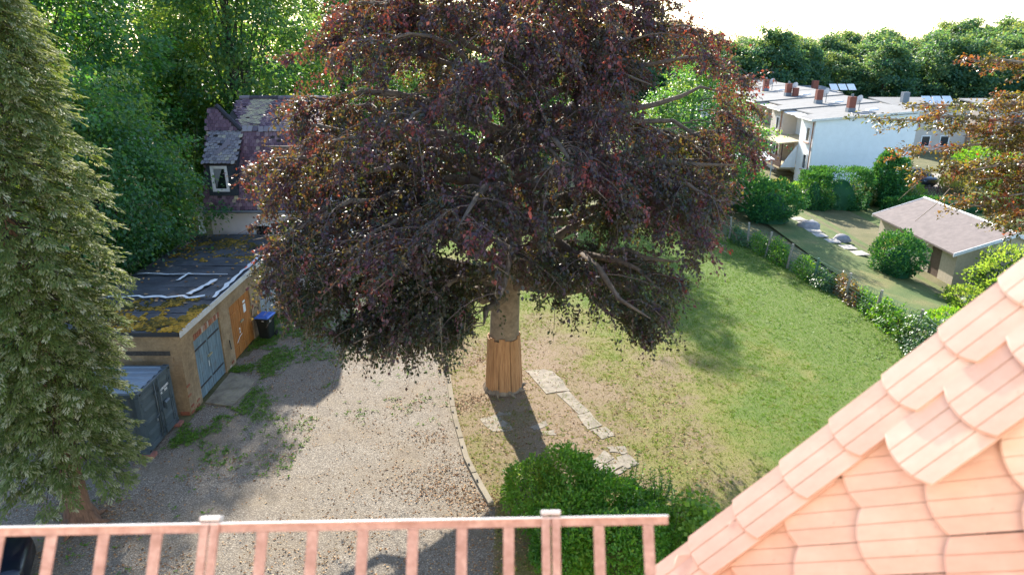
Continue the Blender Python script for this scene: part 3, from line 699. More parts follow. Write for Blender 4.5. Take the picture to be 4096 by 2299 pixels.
def copy_tree(src, loc, label=None, scale=(1, 1, 1), rotz=0.0, group=None):
    c = src.copy(); COL.objects.link(c); c.location = loc; c.rotation_euler = (0, 0, rotz); c.scale = scale; ORG[c.name] = Vector(loc)
    if label: c["label"] = label
    if group: c["group"] = group
    for ch in list(src.children):
        d = ch.copy(); COL.objects.link(d); d.parent = c
        for g in list(ch.children):
            e = g.copy(); COL.objects.link(e); e.parent = d
    return c

def back_trees():
    make_tree("field_maple", "dense rounded dark green maple crowding the garage's back edge", "tree", (-17.9, 29.5, 0), M["maple"], M["bark_dark"], 3.8, 5.1, 5.4, 1.2, 330, 150, 0.17, 101, shell=0.7, spread=0.8)
    make_tree("low_maple", "low leafy maple between the conifer and the mossy garage roof", "tree", (-17.6, 25.0, 0), M["maple"], M["bark_dark"], 2.3, 2.9, 2.9, 0.8, 130, 130, 0.17, 103, shell=0.6, spread=0.75)
    make_tree("tall_maple", "tall maple with bright backlit leaves rising behind the drooping conifer", "tree", (-23.5, 36, 0), M["maple"], M["bark_dark"], 5.4, 9.0, 11, 5, 420, 110, 0.24, 105, tr=0.4, spread=1.0)
    make_tree("yellow_maple", "yellow-green maple top beside the conifer's tip", "tree", (-21.5, 27, 0), M["birch"], M["bark_dark"], 2.6, 4.6, 11.5, 6, 120, 100, 0.2, 107, tr=0.25)
    make_tree("silver_birch", "slim pale-leaved birch standing among darker trees behind the old house", "tree", (-22.3, 52, 0), M["birch"], M["birch_bark"], 3.0, 8.5, 11.5, 4, 230, 90, 0.2, 109, tr=0.2, spread=0.8)
    make_tree("young_birch", "bushy light green birch in front of the dark linden", "tree", (-20.2, 44, 0), M["birch"], M["birch_bark"], 2.6, 5.2, 6.2, 2, 170, 90, 0.18, 111, tr=0.18, spread=0.8)
    make_tree("large_linden", "broad dense linden looming over the tiled house roof", "tree", (-17.6, 46, 0), M["linden"], M["bark_dark"], 5.0, 11.0, 11.8, 3, 460, 120, 0.24, 113, tr=0.45, spread=1.05)
    make_tree("linden", "second linden tight against the red tips of the beech", "tree", (-14.0, 60, 0), M["linden"], M["bark_dark"], 5.2, 9.2, 9.0, 3, 320, 110, 0.24, 115, tr=0.4)
    make_tree("ash_tree", "hazy tall ash at the top of the frame behind the birches", "tree", (-31, 62, 0), M["linden"], M["bark_dark"], 6.5, 11, 12, 4, 260, 110, 0.3, 117, tr=0.45, spread=1.2)
    make_tree("oak_tree", "big shaded oak at the picture's upper corner behind the conifer", "tree", (-32, 45, 0), M["maple"], M["bark_dark"], 6.5, 11, 11, 4, 280, 110, 0.28, 119, tr=0.45, spread=1.2)
    make_tree("garden_robinia", "bright green feathery tree seen through the gap in the beech crown", "tree", (13.2, 52, -0.4), M["maple"], M["bark_dark"], 5.0, 5.2, 5.6, 1.5, 330, 110, 0.2, 121, tr=0.3, spread=0.9)
    make_tree("poplar", "pale tall poplar glimpsed through the top of the beech", "tree", (2.5, 92, -1.5), M["birch"], M["bark_dark"], 5.0, 9.5, 11.5, 3, 230, 90, 0.32, 123, tr=0.4, spread=1.2)
    make_tree("far_linden", "hazy green tree behind the beech trunk at the end of the lawn", "tree", (-4.5, 80, -1.5), M["linden"], M["bark_dark"], 7.0, 8.0, 9.5, 3, 260, 100, 0.34, 125, tr=0.4, spread=1.3)
    make_tree("lawn_end_maple", "tall slim maple closing the lawn behind the beech", "tree", (1.6, 60, -1.2), M["linden"], M["bark_dark"], 3.3, 10.5, 12.6, 2, 230, 80, 0.28, 127, tr=0.35, spread=1.1)
    make_tree("lawn_end_hazel", "low hazel bush behind the old house's far corner", "bush", (-6.5, 55, -0.4), M["maple"], M["bark_dark"], 5.0, 3.6, 3.6, 1, 200, 100, 0.24, 129, tr=0.2, spread=1.0)
back_trees()
make_tree("wood_edge_tree", "bright backlit tree of the wood's edge above the old house ridge", "tree", (-13.0, 78, -1.0), M["birch"], M["bark_dark"], 6.5, 10, 10.5, 3, 300, 100, 0.32, 131, tr=0.4, spread=1.3)
make_tree("wood_edge_oak", "dark oak filling the gap between the birch and the linden", "tree", (-27, 74, -1.0), M["linden"], M["bark_dark"], 8.5, 12, 12, 3, 330, 100, 0.36, 133, tr=0.5, spread=1.4)

def forest():
    protos = []
    lab = "broadleaf tree of the wooded hillside behind the white row houses"; grp = "trees of the far hillside wood"
    for k in range(3):
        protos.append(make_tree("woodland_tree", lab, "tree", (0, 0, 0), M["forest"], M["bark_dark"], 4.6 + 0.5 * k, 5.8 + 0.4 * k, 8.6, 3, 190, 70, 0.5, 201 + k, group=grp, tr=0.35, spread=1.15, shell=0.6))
    used = [False] * 3; i = 0
    for row in range(5):
        Y = 118 + row * 13
        for x in np.arange(18 - row * 4, 118 + row * 8, 7.4):
            k = (i * 7 + row) % 3; i += 1
            loc = (float(x) + random.uniform(-2, 2), Y + random.uniform(-3, 3), -1.6 + row * 0.25)
            s = random.uniform(0.76, 1.0) * (1.0 + (0.14 if x > 88 else 0)) * (0.93 if 45 < x < 75 else 1.0); sz = s * random.uniform(0.92, 1.06)
            if not used[k]:
                used[k] = True; protos[k].location = loc; protos[k].scale = (s, s, sz)
            else: copy_tree(protos[k], loc, lab, (s, s, sz), random.random() * 6.28, grp)
forest()

def cypress():
    B = Vector((-11.3, 15.1, 0)); t = thing("weeping_cypress", "tall drooping conifer with pale-tipped sprays beside the steel container", "tree", B)
    g = np.random.default_rng(77)
    mb = MB(); mb.tube([B + Vector(p) for p in [(0, 0, -0.1), (0, 0, 0.15), (0.0, 0, 0.6), (0.03, 0, 1.5), (0, 0.1, 5), (0, 0, 11), (0, 0, 17)]], [0.52, 0.4, 0.31, 0.27, 0.22, 0.13, 0.02], 14, cap=False)
    for k in range(7):
        a = k * 0.9; mb.tube([B + Vector((0.2 * math.cos(a), 0.2 * math.sin(a), 0.4)), B + Vector((0.4 * math.cos(a), 0.4 * math.sin(a), 0.08)), B + Vector((0.75 * math.cos(a + .2), 0.75 * math.sin(a + .2), -0.04))], [0.16, 0.09, 0.03], 6)
    def Rz(z): return np.interp(z, [0.9, 1.6, 2.4, 3.0, 5.0, 6.4, 7.5, 9.5, 12, 14.5, 17], [1.0, 1.5, 1.7, 1.4, 1.45, 1.75, 1.85, 1.85, 1.6, 0.9, 0.1])
    brm = MB(); NB = 640
    P, D, N_, L, W, T, TT = [], [], [], [], [], [], []
    for k in range(NB):
        z = 2.0 + 14.5 * (k + random.random()) / NB; a = k * 2.39996 + random.uniform(-.2, .2)
        lump = 0.74 + 0.5 * float(vnoise(a * 1.2, z, 0.9, 71))
        r = float(Rz(z)) * lump; out = Vector((math.cos(a), math.sin(a), 0))
        s = B + Vector((0, 0, z + 0.5)); e = B + out * r + Vector((0, 0, z - 0.25 - 0.2 * r)); c = s.lerp(e, 0.6) + Vector((0, 0, 0.35))
        br = bez(s, c, e, 6)
        brm.tube(br, [0.03, 0.024, 0.018, 0.012, 0.008, 0.004], 4, cap=False)
        for q in range(20):
            f = (0.3 + 0.7 * random.random() ** 0.65) * 5; i0 = min(4, int(f)); o = br[i0].lerp(br[i0 + 1], f - i0)
            side = Matrix.Rotation(random.uniform(-1.3, 1.3), 3, 'Z') @ out
            sl = random.uniform(0.22, 0.44); ax = (side * random.uniform(0.7, 1.1) + Vector((0, 0, -random.uniform(0.2, 0.75)))).normalized()
            fl = ax.cross(Vector((0, 0, 1))); fl = fl.normalized() if fl.length > 1e-3 else Vector((1, 0, 0))
            nrm = fl.cross(ax)
            tone = random.gauss(0.28, 0.12) + 0.12 * (f / 5 - 0.6); pale = random.random() < 0.6
            if random.random() < 0.012: tone = -1
            for w in range(20):
                u = ((w + random.random()) / 20.0) ** 0.8; sgn = -1 if w % 2 else 1; lat = random.random() * (1 - u) ** 0.7
                P.append(o + ax * sl * u + fl * sgn * lat * sl * 0.42); D.append(ax + fl * sgn * (0.25 + 0.7 * lat) + nrm * random.uniform(-.3, .3)); N_.append(nrm + fl * random.uniform(-.5, .5)); L.append(random.uniform(.07, .115)); W.append(random.uniform(.026, .042))
                pl = pale and u > 0.6; T.append(max(0, tone + (0.3 if pl else 0) + random.gauss(0, .06))); TT.append(min(1, tone + (0.6 if pl else 0.15)))
    f3 = lambda A: np.array([tuple(p) for p in A])
    o = link("crown", leaf_mesh("crown", f3(P) - np.array(B), f3(D), f3(N_), np.array(L), np.array(W), np.array(T), M["cypress"], 0.2, np.array(TT)), t)
    mb.build("trunk", M["bark_red"], t, smooth=True)
    brm.build("branches", M["bark_dark"], t, smooth=True)
    print("cypress", len(P))
cypress()

def shoots_bush():
    B = Vector((2.0, 14.2, 0)); t = thing("deciduous_bush", "bushy bright green shrub below the balcony-like railing", "bush", B)
    lobes = [((0.55, 15.35, 0.75), (0.8, 0.8, 0.95)), ((1.5, 15.6, 0.85), (0.95, 0.9, 1.1)), ((2.3, 14.9, 0.75), (1.0, 0.9, 1.0)), ((1.3, 14.4, 0.7), (1.2, 0.9, 1.0)), ((1.2, 13.2, 0.6), (0.75, 0.8, 0.8)), ((2.5, 13.3, 0.65), (1.3, 0.9, 0.95)), ((3.4, 13.9, 0.55), (0.9, 0.9, 0.8)), ((3.3, 15.0, 0.45), (0.7, 0.7, 0.6))]
    g = np.random.default_rng(31); Ps, Ds, Ts, Ls = [], [], [], []
    for (c, r) in lobes:
        n = 3600; d = unit(g.normal(0, 1, (n, 3))); d[:, 2] = np.abs(d[:, 2]) * 1.0 - 0.25 * g.random(n)
        rr = 0.68 + 0.34 * g.random(n) ** 0.7; bumpy = 0.85 + 0.35 * vnoise(d[:, 0] * 2 + c[0], d[:, 1] * 2 + d[:, 2] * 2 + c[1], 1.3, 81)
        P = np.array(c) + d * (rr * bumpy)[:, None] * np.array(r)
        patch = vnoise(P[:, 0], P[:, 1] + P[:, 2], 1.1, 83)
        Ps.append(P); Ds.append(d * 0.7 + g.normal(0, 0.55, (n, 3)) + np.array([0, 0, -0.15])); Ts.append(patch * 0.75 + g.normal(0.12, 0.13, n)); Ls.append(0.065 + 0.07 * vnoise(P[:, 0], P[:, 1], 0.9, 85) * g.uniform(0.7, 1.2, n))
    stems = MB()
    for k in range(170):
        c, r = random.choice(lobes); a = random.random() * 6.28
        if k < 26: c = (random.uniform(2.6, 4.3), random.uniform(14.4, 16.2), 0.2)
        s = Vector((c[0] + r[0] * 0.6 * math.cos(a), c[1] + r[1] * 0.6 * math.sin(a), max(0.0, c[2] * 0.6))); hh = random.uniform(0.7, 1.3)
        e = s + Vector((random.uniform(-.3, .3), random.uniform(-.3, .3), hh)); path = bez(s, s.lerp(e, .5) + rv(.08), e, 5)
        stems.tube(path, [0.012, 0.01, 0.008, 0.006, 0.003], 4, cap=False)
        n = int(hh * 34); tt = random.uniform(0.35, 0.75)
        for i in range(n):
            u = (i + 0.5) / n * 4; k0 = min(3, int(u)); p = path[k0].lerp(path[k0 + 1], u - k0); b = i * 2.4
            Ps.append(np.array([tuple(p)])); Ds.append(np.array([[math.cos(b), math.sin(b), 0.35]])); Ts.append(np.array([tt + random.gauss(0, .1)])); Ls.append(np.array([random.uniform(0.06, 0.1)]))
    P = np.concatenate(Ps); D = np.concatenate(Ds); T = np.concatenate(Ts); L = np.concatenate(Ls); ok = P[:, 2] > 0.03
    P, D, T, L = P[ok], D[ok], T[ok], L[ok]
    Nn = np.array([[0, 0, 1.0]]) + g.normal(0, 0.4, (len(P), 3))
    link("foliage", leaf_mesh("foliage", P - np.array(B), D, Nn, L, L * 0.55, T, M["privet"]), t)
    for k in range(22):
        c, r = random.choice(lobes); a = random.random() * 6.28; s = Vector((c[0], c[1], 0.0)); e = Vector((c[0] + r[0] * .8 * math.cos(a), c[1] + r[1] * .8 * math.sin(a), c[2] + r[2] * random.uniform(0, .7)))
        stems.tube(bez(s, s.lerp(e, .5) + Vector((0, 0, .2)), e, 5), [0.03, 0.025, 0.018, 0.012, 0.006], 5, cap=False)
    so = stems.build("stems", M["bark_dark"], t); so["kind"] = "stuff"
    make_tree("maple_seedling", "light green maple sapling between the bush and the terracotta roof edge", "sapling", (4.35, 14.0, 0), leafmat("maple_seedling_leaf", [(0, (0.09, 0.2, 0.02)), (1, (0.18, 0.30, 0.04))], [(0, (0.25, 0.5, 0.02)), (1, (0.45, 0.62, 0.05))], 0.4), M["bark_dark"], 0.75, 0.7, 0.85, 0.2, 40, 34, 0.13, 301, tr=0.02, spread=0.35, elong=0.95)
shoots_bush()

def near_beech():
    """second beech outside the frame: its bronze branches reach into the view over the garden"""
    B = Vector((18.2, 19.5, -0.1)); t = thing("bronze_beech", "bronze-leaved beech branches reaching in over the garden beyond the fence", "tree", B)
    stem = [B + Vector(p) for p in [(0, 0, -0.1), (0, 0, 1), (0.1, 0, 4), (0, 0.1, 7.5), (0.2, 0, 11), (0.2, 0, 14)]]
    mb = MB(); mb.tube(stem, [0.6, 0.45, 0.38, 0.3, 0.18, 0.05], 12, cap=False)
    ends = [((876, 118), 18.0, 0.045, 9.2), ((905, 150), 18.4, 0.05, 8.6), ((925, 105), 18.6, 0.05, 9.6), ((975, 62), 18.8, 0.06, 10.6), ((1012, 64), 19.2, 0.05, 10.2), ((915, 175), 18.2, 0.04, 8.3), ((950, 165), 18.6, 0.06, 8.0), ((985, 200), 18.6, 0.05, 7.3), ((995, 140), 18.9, 0.06, 8.8), ((1010, 110), 19.4, 0.05, 9.4), ((1015, 180), 19.0, 0.05, 7.8), ((970, 205), 18.4, 0.04, 7.2), ((1005, 228), 18.6, 0.04, 6.4), ((940, 128), 18.5, 0.05, 9.2), ((965, 130), 18.8, 0.05, 9.0), ((990, 165), 19.2, 0.05, 8.2), ((1018, 145), 19.6, 0.05, 8.6), ((1000, 188), 19.0, 0.04, 7.6), ((1018, 215), 18.8, 0.04, 7.0), ((975, 180), 18.9, 0.05, 7.8), ((1005, 95), 19.4, 0.05, 9.8)]
    LP, LD, LT = [], [], []
    for (px, Y, rb, z0) in ends:
        e = at(px[0], px[1], Y); s = B + Vector((0, 0, z0)); L = (e - s).length
        path = bez(s, s.lerp(e, 0.55) + Vector((0, 0, 0.5)), e, 9); path = [p + (rv(0.12) if 0 < i < 8 else Vector()) for i, p in enumerate(path)]
        mb.tube(path, [rb * 1.6 * (1 - 0.88 * i / 8) + 0.006 for i in range(9)], 6, cap=False)
        for s_ in range(20):
            f = 0.42 + 0.58 * (s_ + random.random()) / 20; fi = f * 8; i0 = min(7, int(fi)); q = path[i0].lerp(path[i0 + 1], fi - i0); d0 = (path[i0 + 1] - path[i0]); d0.z = 0; d0.normalize()
            d = Matrix.Rotation(random.choice((-1, 1)) * random.uniform(0.1, 1.3), 3, 'Z') @ d0; ln = random.uniform(0.35, 1.05)
            q2 = q + d * ln + Vector((0, 0, random.uniform(-.4, .22) * ln)); tw = bez(q, q.lerp(q2, .5) + Vector((0, 0, .08)), q2, 4)
            mb.tube(tw, [0.012, 0.009, 0.006, 0.003], 4, cap=False)
            tt = random.gauss(0.36, 0.22) + (0.4 if random.random() < 0.15 else 0)
            for _ in range(int(ln * 76)):
                u = random.random() * 3; k0 = min(2, int(u)); LP.append(tw[k0].lerp(tw[k0 + 1], u - k0)); LD.append(d); LT.append(tt)
    # bare hanging twigs
    for (a, b, Y) in (((950, 188), (915, 221), 18.4), ((928, 168), (898, 200), 18.2)):
        mb.tube([at(a[0], a[1], Y), at((a[0] + b[0]) / 2 + 3, (a[1] + b[1]) / 2, Y - .1), at(b[0], b[1], Y - .2)], [0.012, 0.01, 0.005], 4)
    P = np.array([tuple(p) for p in LP]); n = len(P); D = np.array([tuple(p) for p in LD]) * 0.7 + RNG.normal(0, 0.6, (n, 3)) + np.array([0, 0, -0.1])
    P = P + RNG.normal(0, 0.06, (n, 3)); L = RNG.uniform(0.07, 0.12, n); Nn = np.array([[0, -0.1, 1.0]]) + RNG.normal(0, 0.45, (n, 3))
    link("crown", leaf_mesh("crown", P - np.array(B), D, Nn, L, L * 0.6, np.array(LT) + RNG.normal(0, .12, n), M["bronze"]), t)
    mb.build("trunk", M["bark"], t, smooth=True)
near_beech()

# ================================================================== GARAGE ROW
def garage():
    X0, X1, Y0, Y1, H = -10.83, -15.0, 20.7, 32.3, 2.95
    t = thing("garage_row", "low tan rendered garage row with mossy felt roof and wooden doors", "garage", (X0, Y0, 0))
    mp, nt, b = nodes_of("stained_render")
    f = noise(nt, 1.2, 7, 0.68); g = noise(nt, 9, 6, 0.75); h = noise(nt, 0.8, 4, stretch=(1, 1, 4))
    c = ramp(nt, f, [(0.3, (0.22, 0.15, 0.085)), (0.5, (0.36, 0.255, 0.145)), (0.68, (0.46, 0.34, 0.21))])
    c = mix(nt, 0.55, c, ramp(nt, g, [(0.3, (0.45, 0.42, 0.38)), (0.6, (1, 1, 1))]), 'MULTIPLY'); c = mix(nt, 0.35, c, ramp(nt, h, [(0.35, (0.4, 0.36, 0.33)), (0.65, (1, 1, 1))]), 'MULTIPLY')
    nt.links.new(c, b.inputs["Base Color"]); b.inputs["Roughness"].default_value = 0.95; bump(nt, b, g, 0.5, 0.03)
    doors = [(21.62, 23.84), (24.77, 26.95), (27.95, 30.1), (30.7, 32.1)]; DH = 2.28
    mb = MB(); ys = [Y0] + [v for d in doors for v in d] + [Y1]
    for i in range(0, len(ys), 2): mb.span((X0 - 0.25, ys[i], -0.1), (X0, ys[i + 1], H))
    for a, b_ in doors: mb.span((X0 - 0.25, a, DH), (X0, b_, H))
    mb.span((X1, Y0, -0.1), (X0 - 0.25, Y0 + 0.25, H)); mb.span((X1, Y1 - 0.25, -0.1), (X0 - 0.25, Y1, H)); mb.span((X1, Y0 + 0.25, -0.1), (X1 + 0.25, Y1 - 0.25, H))
    w = mb.build("wall", mp, t)
    MB().span((X1 + 0.3, Y0 - 0.012, 2.2), (X0 - 0.35, Y0 + 0.004, 2.36)).build("bare_strip", plain("bare_strip", (0.055, 0.05, 0.045), 0.95, 0.5, 10), w)
    MB().span((X1, Y0 - 0.03, 1.98), (X0 - 0.28, Y0, 2.14)).build("render_ledge", mp, w)
    mbk = toned("worn_brick", [(0, (0.28, 0.09, 0.05)), (0.6, (0.38, 0.17, 0.10)), (1, (0.5, 0.42, 0.34))], 0.9, 9)
    for k in range(14):                                     # brick lintel over the blue door and bare bricks at the corner
        y = 21.75 + k * 0.155
        MB().box((X0 + 0.004, y, DH + 0.13 + random.uniform(-.015, .015)), (0.03, 0.12, 0.2 + random.uniform(-.04, .02)), tone=random.random()).build("brick", mbk, w)
    for (y, z) in ((20.82, 0.06), (21.05, 0.15), (20.86, 0.27), (21.25, 0.05), (21.3, 0.24), (20.8, 1.05), (20.79, 0.7), (24.2, 0.08), (24.45, 0.16)):
        MB().box((X0 + 0.003, y, z), (0.03, 0.2, 0.075), tone=random.random()).build("brick", mbk, w)
    MB().box((X0 - 0.2, Y0 - 0.01, 0.06), (0.3, 0.05, 0.12), tone=0.2).build("brick", mbk, w)
    # little wall tap with stake
    MB().tube([(X0 + 0.03, 24.35, 1.12), (X0 + 0.06, 24.35, 0.75)], 0.018, 6).build("wall_hook", plain("hook_iron", (0.03, 0.03, 0.03), 0.7), w)
    # doors
    def doormat(nm, stops, wear):
        m, nt, b = nodes_of(nm); f = noise(nt, 2.0, 6, 0.7, stretch=(8, 8, 0.7)); g = noise(nt, 3.2, 5, 0.7)
        c = ramp(nt, f, stops); c = mix(nt, ramp(nt, g, [(0.52, (0, 0, 0)), (0.72, (0.75, 0.75, 0.75))]), c, wear)
        c = mix(nt, 0.4, c, ramp(nt, objrand(nt), [(0, (0.6, 0.6, 0.6)), (1, (1, 1, 1))]), 'MULTIPLY')
        nt.links.new(c, b.inputs["Base Color"]); b.inputs["Roughness"].default_value = 0.7; bump(nt, b, f, 0.3); return m
    blue = doormat("blue_door_paint", [(0.3, (0.09, 0.14, 0.17)), (0.55, (0.17, 0.25, 0.30)), (0.75, (0.28, 0.37, 0.42))], (0.13, 0.13, 0.12))
    orange = doormat("orange_door_varnish", [(0.3, (0.25, 0.085, 0.015)), (0.55, (0.46, 0.17, 0.03)), (0.75, (0.56, 0.24, 0.06))], (0.30, 0.13, 0.04))
    grey = doormat("grey_door_paint", [(0.3, (0.22, 0.24, 0.26)), (0.55, (0.38, 0.41, 0.43)), (0.75, (0.5, 0.53, 0.55))], (0.12, 0.12, 0.12))
    iron = plain("door_iron", (0.05, 0.045, 0.045), 0.6, metal=0.3)
    white = plain("painted_number", (0.78, 0.78, 0.75), 0.7)
    for di, ((a, b_), m, nm, lab) in enumerate(zip(doors, (blue, orange, grey, orange), ("garage_door",) * 4, ("weathered blue plank door marked 1", "orange varnished plank door marked 2", "pale grey plank door behind the wheelie bin", "orange plank door at the far end"))):
        dx = X0 - 0.05
        for half in (0, 1):
            ya = a + 0.02 + half * (b_ - a) / 2; yb = ya + (b_ - a) / 2 - 0.03; ym = (ya + yb) / 2
            dobj = MB().span((dx - 0.06, ya, 0.04), (dx - 0.035, yb, DH - 0.01)).build(nm, m, t); dobj["label"] = lab
            n = 6; pw = (yb - ya) / n
            for k in range(n):
                MB().span((dx - 0.036, ya + k * pw + 0.007, 0.04 + random.uniform(0, .02)), (dx + random.uniform(-.004, .004), ya + (k + 1) * pw - 0.007, DH - 0.015)).build("plank", m, dobj)
            for z in (0.45, 1.85): MB().span((dx + 0.006, ya + 0.02, z), (dx + 0.018, yb - 0.1, z + 0.06)).build("hinge_strap", iron if di == 0 else m, dobj)
        MB().box((dx + 0.03, (a + b_) / 2, 1.3), (0.05, 0.3, 0.07)).build("hasp", plain("hasp_brass_%d" % di, (0.5, 0.45, 0.3), 0.4, metal=0.6), dobj)
        if di < 2:
            text_part("door_number", str(di + 1), 0.3, white, dobj, Vector((dx + 0.012, (a + b_) / 2 - (0.34 if di else 0.2), 0.9)) - ORG[t.name], (R(90), 0, R(90)), 0.006)
        if di == 1:
            MB().span((dx + 0.009, 26.2, 1.5), (dx + 0.014, 26.45, 2.0)).build("paper_notice", white, dobj)
            MB().tube([(dx + 0.02, 25.2, 0.62), (dx + 0.02, 25.5, 0.78), (dx + 0.02, 25.75, 0.8)], 0.012, 5).build("paint_streak", white, dobj)
    # roof
    felt, nt, b = nodes_of("roof_felt")
    f = noise(nt, 0.9, 6, 0.7); g = noise(nt, 30, 3, 0.8)
    c = ramp(nt, f, [(0.3, (0.025, 0.027, 0.032)), (0.5, (0.055, 0.06, 0.068)), (0.7, (0.11, 0.115, 0.125))]); c = mix(nt, 0.4, c, ramp(nt, objrand(nt), [(0, (0.5, 0.5, 0.5)), (1, (1, 1, 1))]), 'MULTIPLY')
    nt.links.new(c, b.inputs["Base Color"]); b.inputs["Roughness"].default_value = 0.75; bump(nt, b, g, 0.3)
    roof = MB().span((X1 - 0.15, Y0 - 0.12, H), (X0 + 0.12, Y1, H + 0.1)).build("roof", plain("roof_deck", (0.05, 0.045, 0.04), 0.9), t)
    yb = [Y0 - 0.14, 22.3, 23.6, 24.9, 26.2, 27.5, 28.8, 30.1, 31.3, Y1]
    for k in range(len(yb) - 1):
        mb = MB(); n = 14
        for i in range(n):
            xa = X1 - 0.15 + (X0 + 0.14 - X1 + 0.15) * i / n; xb = X1 - 0.15 + (X0 + 0.14 - X1 + 0.15) * (i + 1) / n
            za, zb = [H + 0.106 + 0.004 * k + 0.02 * float(vnoise(x, k * 3.1, 1.5, 91)) for x in (xa, xb)]
            mb.quad((xa, yb[k], za), (xb, yb[k], zb), (xb, yb[k + 1] + 0.08, zb - 0.012), (xa, yb[k + 1] + 0.08, za - 0.012))
        mb.build("felt_sheet", felt, roof)
    mtl = plain("white_flashing", (0.60, 0.60, 0.60), 0.5, 0.15, 4, metal=0.2)
    MB().span((X0 + 0.12, Y0 - 0.13, H - 0.06), (X0 + 0.15, Y1 - 0.3, H + 0.15)).build("fascia", mtl, roof)
    MB().span((X1 - 0.15, Y0 - 0.16, H - 0.02), (X0 + 0.1, Y0 - 0.12, H + 0.12)).build("edge_trim", plain("dark_trim", (0.03, 0.032, 0.035), 0.6), roof)
    tape = plain("torn_white_strip", (0.72, 0.72, 0.70), 0.6, 0.1)
    def strip(pts, wd):
        mb = MB(); V = []
        for i, (x, y) in enumerate(pts):
            d = Vector((pts[min(len(pts) - 1, i + 1)][0] - pts[max(0, i - 1)][0], pts[min(len(pts) - 1, i + 1)][1] - pts[max(0, i - 1)][1], 0)).normalized(); s = Vector((-d.y, d.x, 0)) * wd * random.uniform(0.45, 1.0)
            p = Vector((x, y, H + 0.175 + random.uniform(0, 0.045))); V += [p - s, p + s]
        mb.add(V, [(2 * i, 2 * i + 1, 2 * i + 3, 2 * i + 2) for i in range(len(pts) - 1)]); mb.build("torn_strip", tape, roof)
    strip([(X1 + 0.3 + i * 0.27, 23.72 + 0.1 * math.sin(i * 2.1) + random.uniform(-.06, .06)) for i in range(14)], 0.11)
    strip([(X1 + 0.1 + i * 0.3, 26.25 + 0.05 * math.sin(i)) for i in range(13)], 0.05)
    strip([(-13.0 + 0.02 * i, 25.5 + i * 0.15) for i in range(7)], 0.08); strip([(-11.9 + i * 0.05, 24.0 + i * 0.2) for i in range(9)], 0.13); strip([(-10.85 + random.uniform(-.05, .05), 23.6 + i * 0.3) for i in range(18)], 0.1)
    N = 26000; x = RNG.uniform(X1, X0 + 0.1, N); y = RNG.uniform(Y0 - 0.1, Y1, N)
    near = np.clip((23.9 - y) / 1.0, 0, 1) * np.clip((x + 14.6) / 2.0, 0, 1) * (0.35 + 0.65 * np.clip((x + 13.2) / 1.2, 0, 1))
    far = 0.28 * (np.exp(-((y - 28.6) / 0.5) ** 2) + np.exp(-((y - 30.8) / 0.7) ** 2) * 1.4 + np.exp(-((x - (y - 44)) / 0.5) ** 2) * 0.4)
    ok = RNG.random(N) < np.clip(near + far, 0, 1) * np.clip((fbm(x, y, 1.6, 93) - 0.40) * 6, 0, 1)
    x, y = x[ok], y[ok]; n = len(x); s = RNG.uniform(0.025, 0.075, n)
    o = link("roof_moss", lumps("roof_moss", np.stack([x - X0, y - Y0, np.full(n, H + 0.13)], 1), np.stack([s * 1.3, s, s * 0.75], 1), np.clip(fbm(x, y, 2.2, 99) * 1.5 - 0.35 + RNG.normal(0, 0.2, n) + 0.2 * (y < 22.6), 0, 1), M["moss"]), roof); o["kind"] = "stuff"
    mb = MB()
    for k in range(60):
        mb.box((random.uniform(X1 + .4, X0), random.uniform(Y0 + .2, Y1), H + 0.165), (random.uniform(.04, .14), random.uniform(.03, .1), 0.02), Matrix.Rotation(random.random() * 3, 3, 'Z') @ Matrix.Rotation(.3, 3, 'X'), tone=random.random())
    o = mb.build("roof_litter", M["dead_leaf"], roof); o["kind"] = "stuff"
garage()

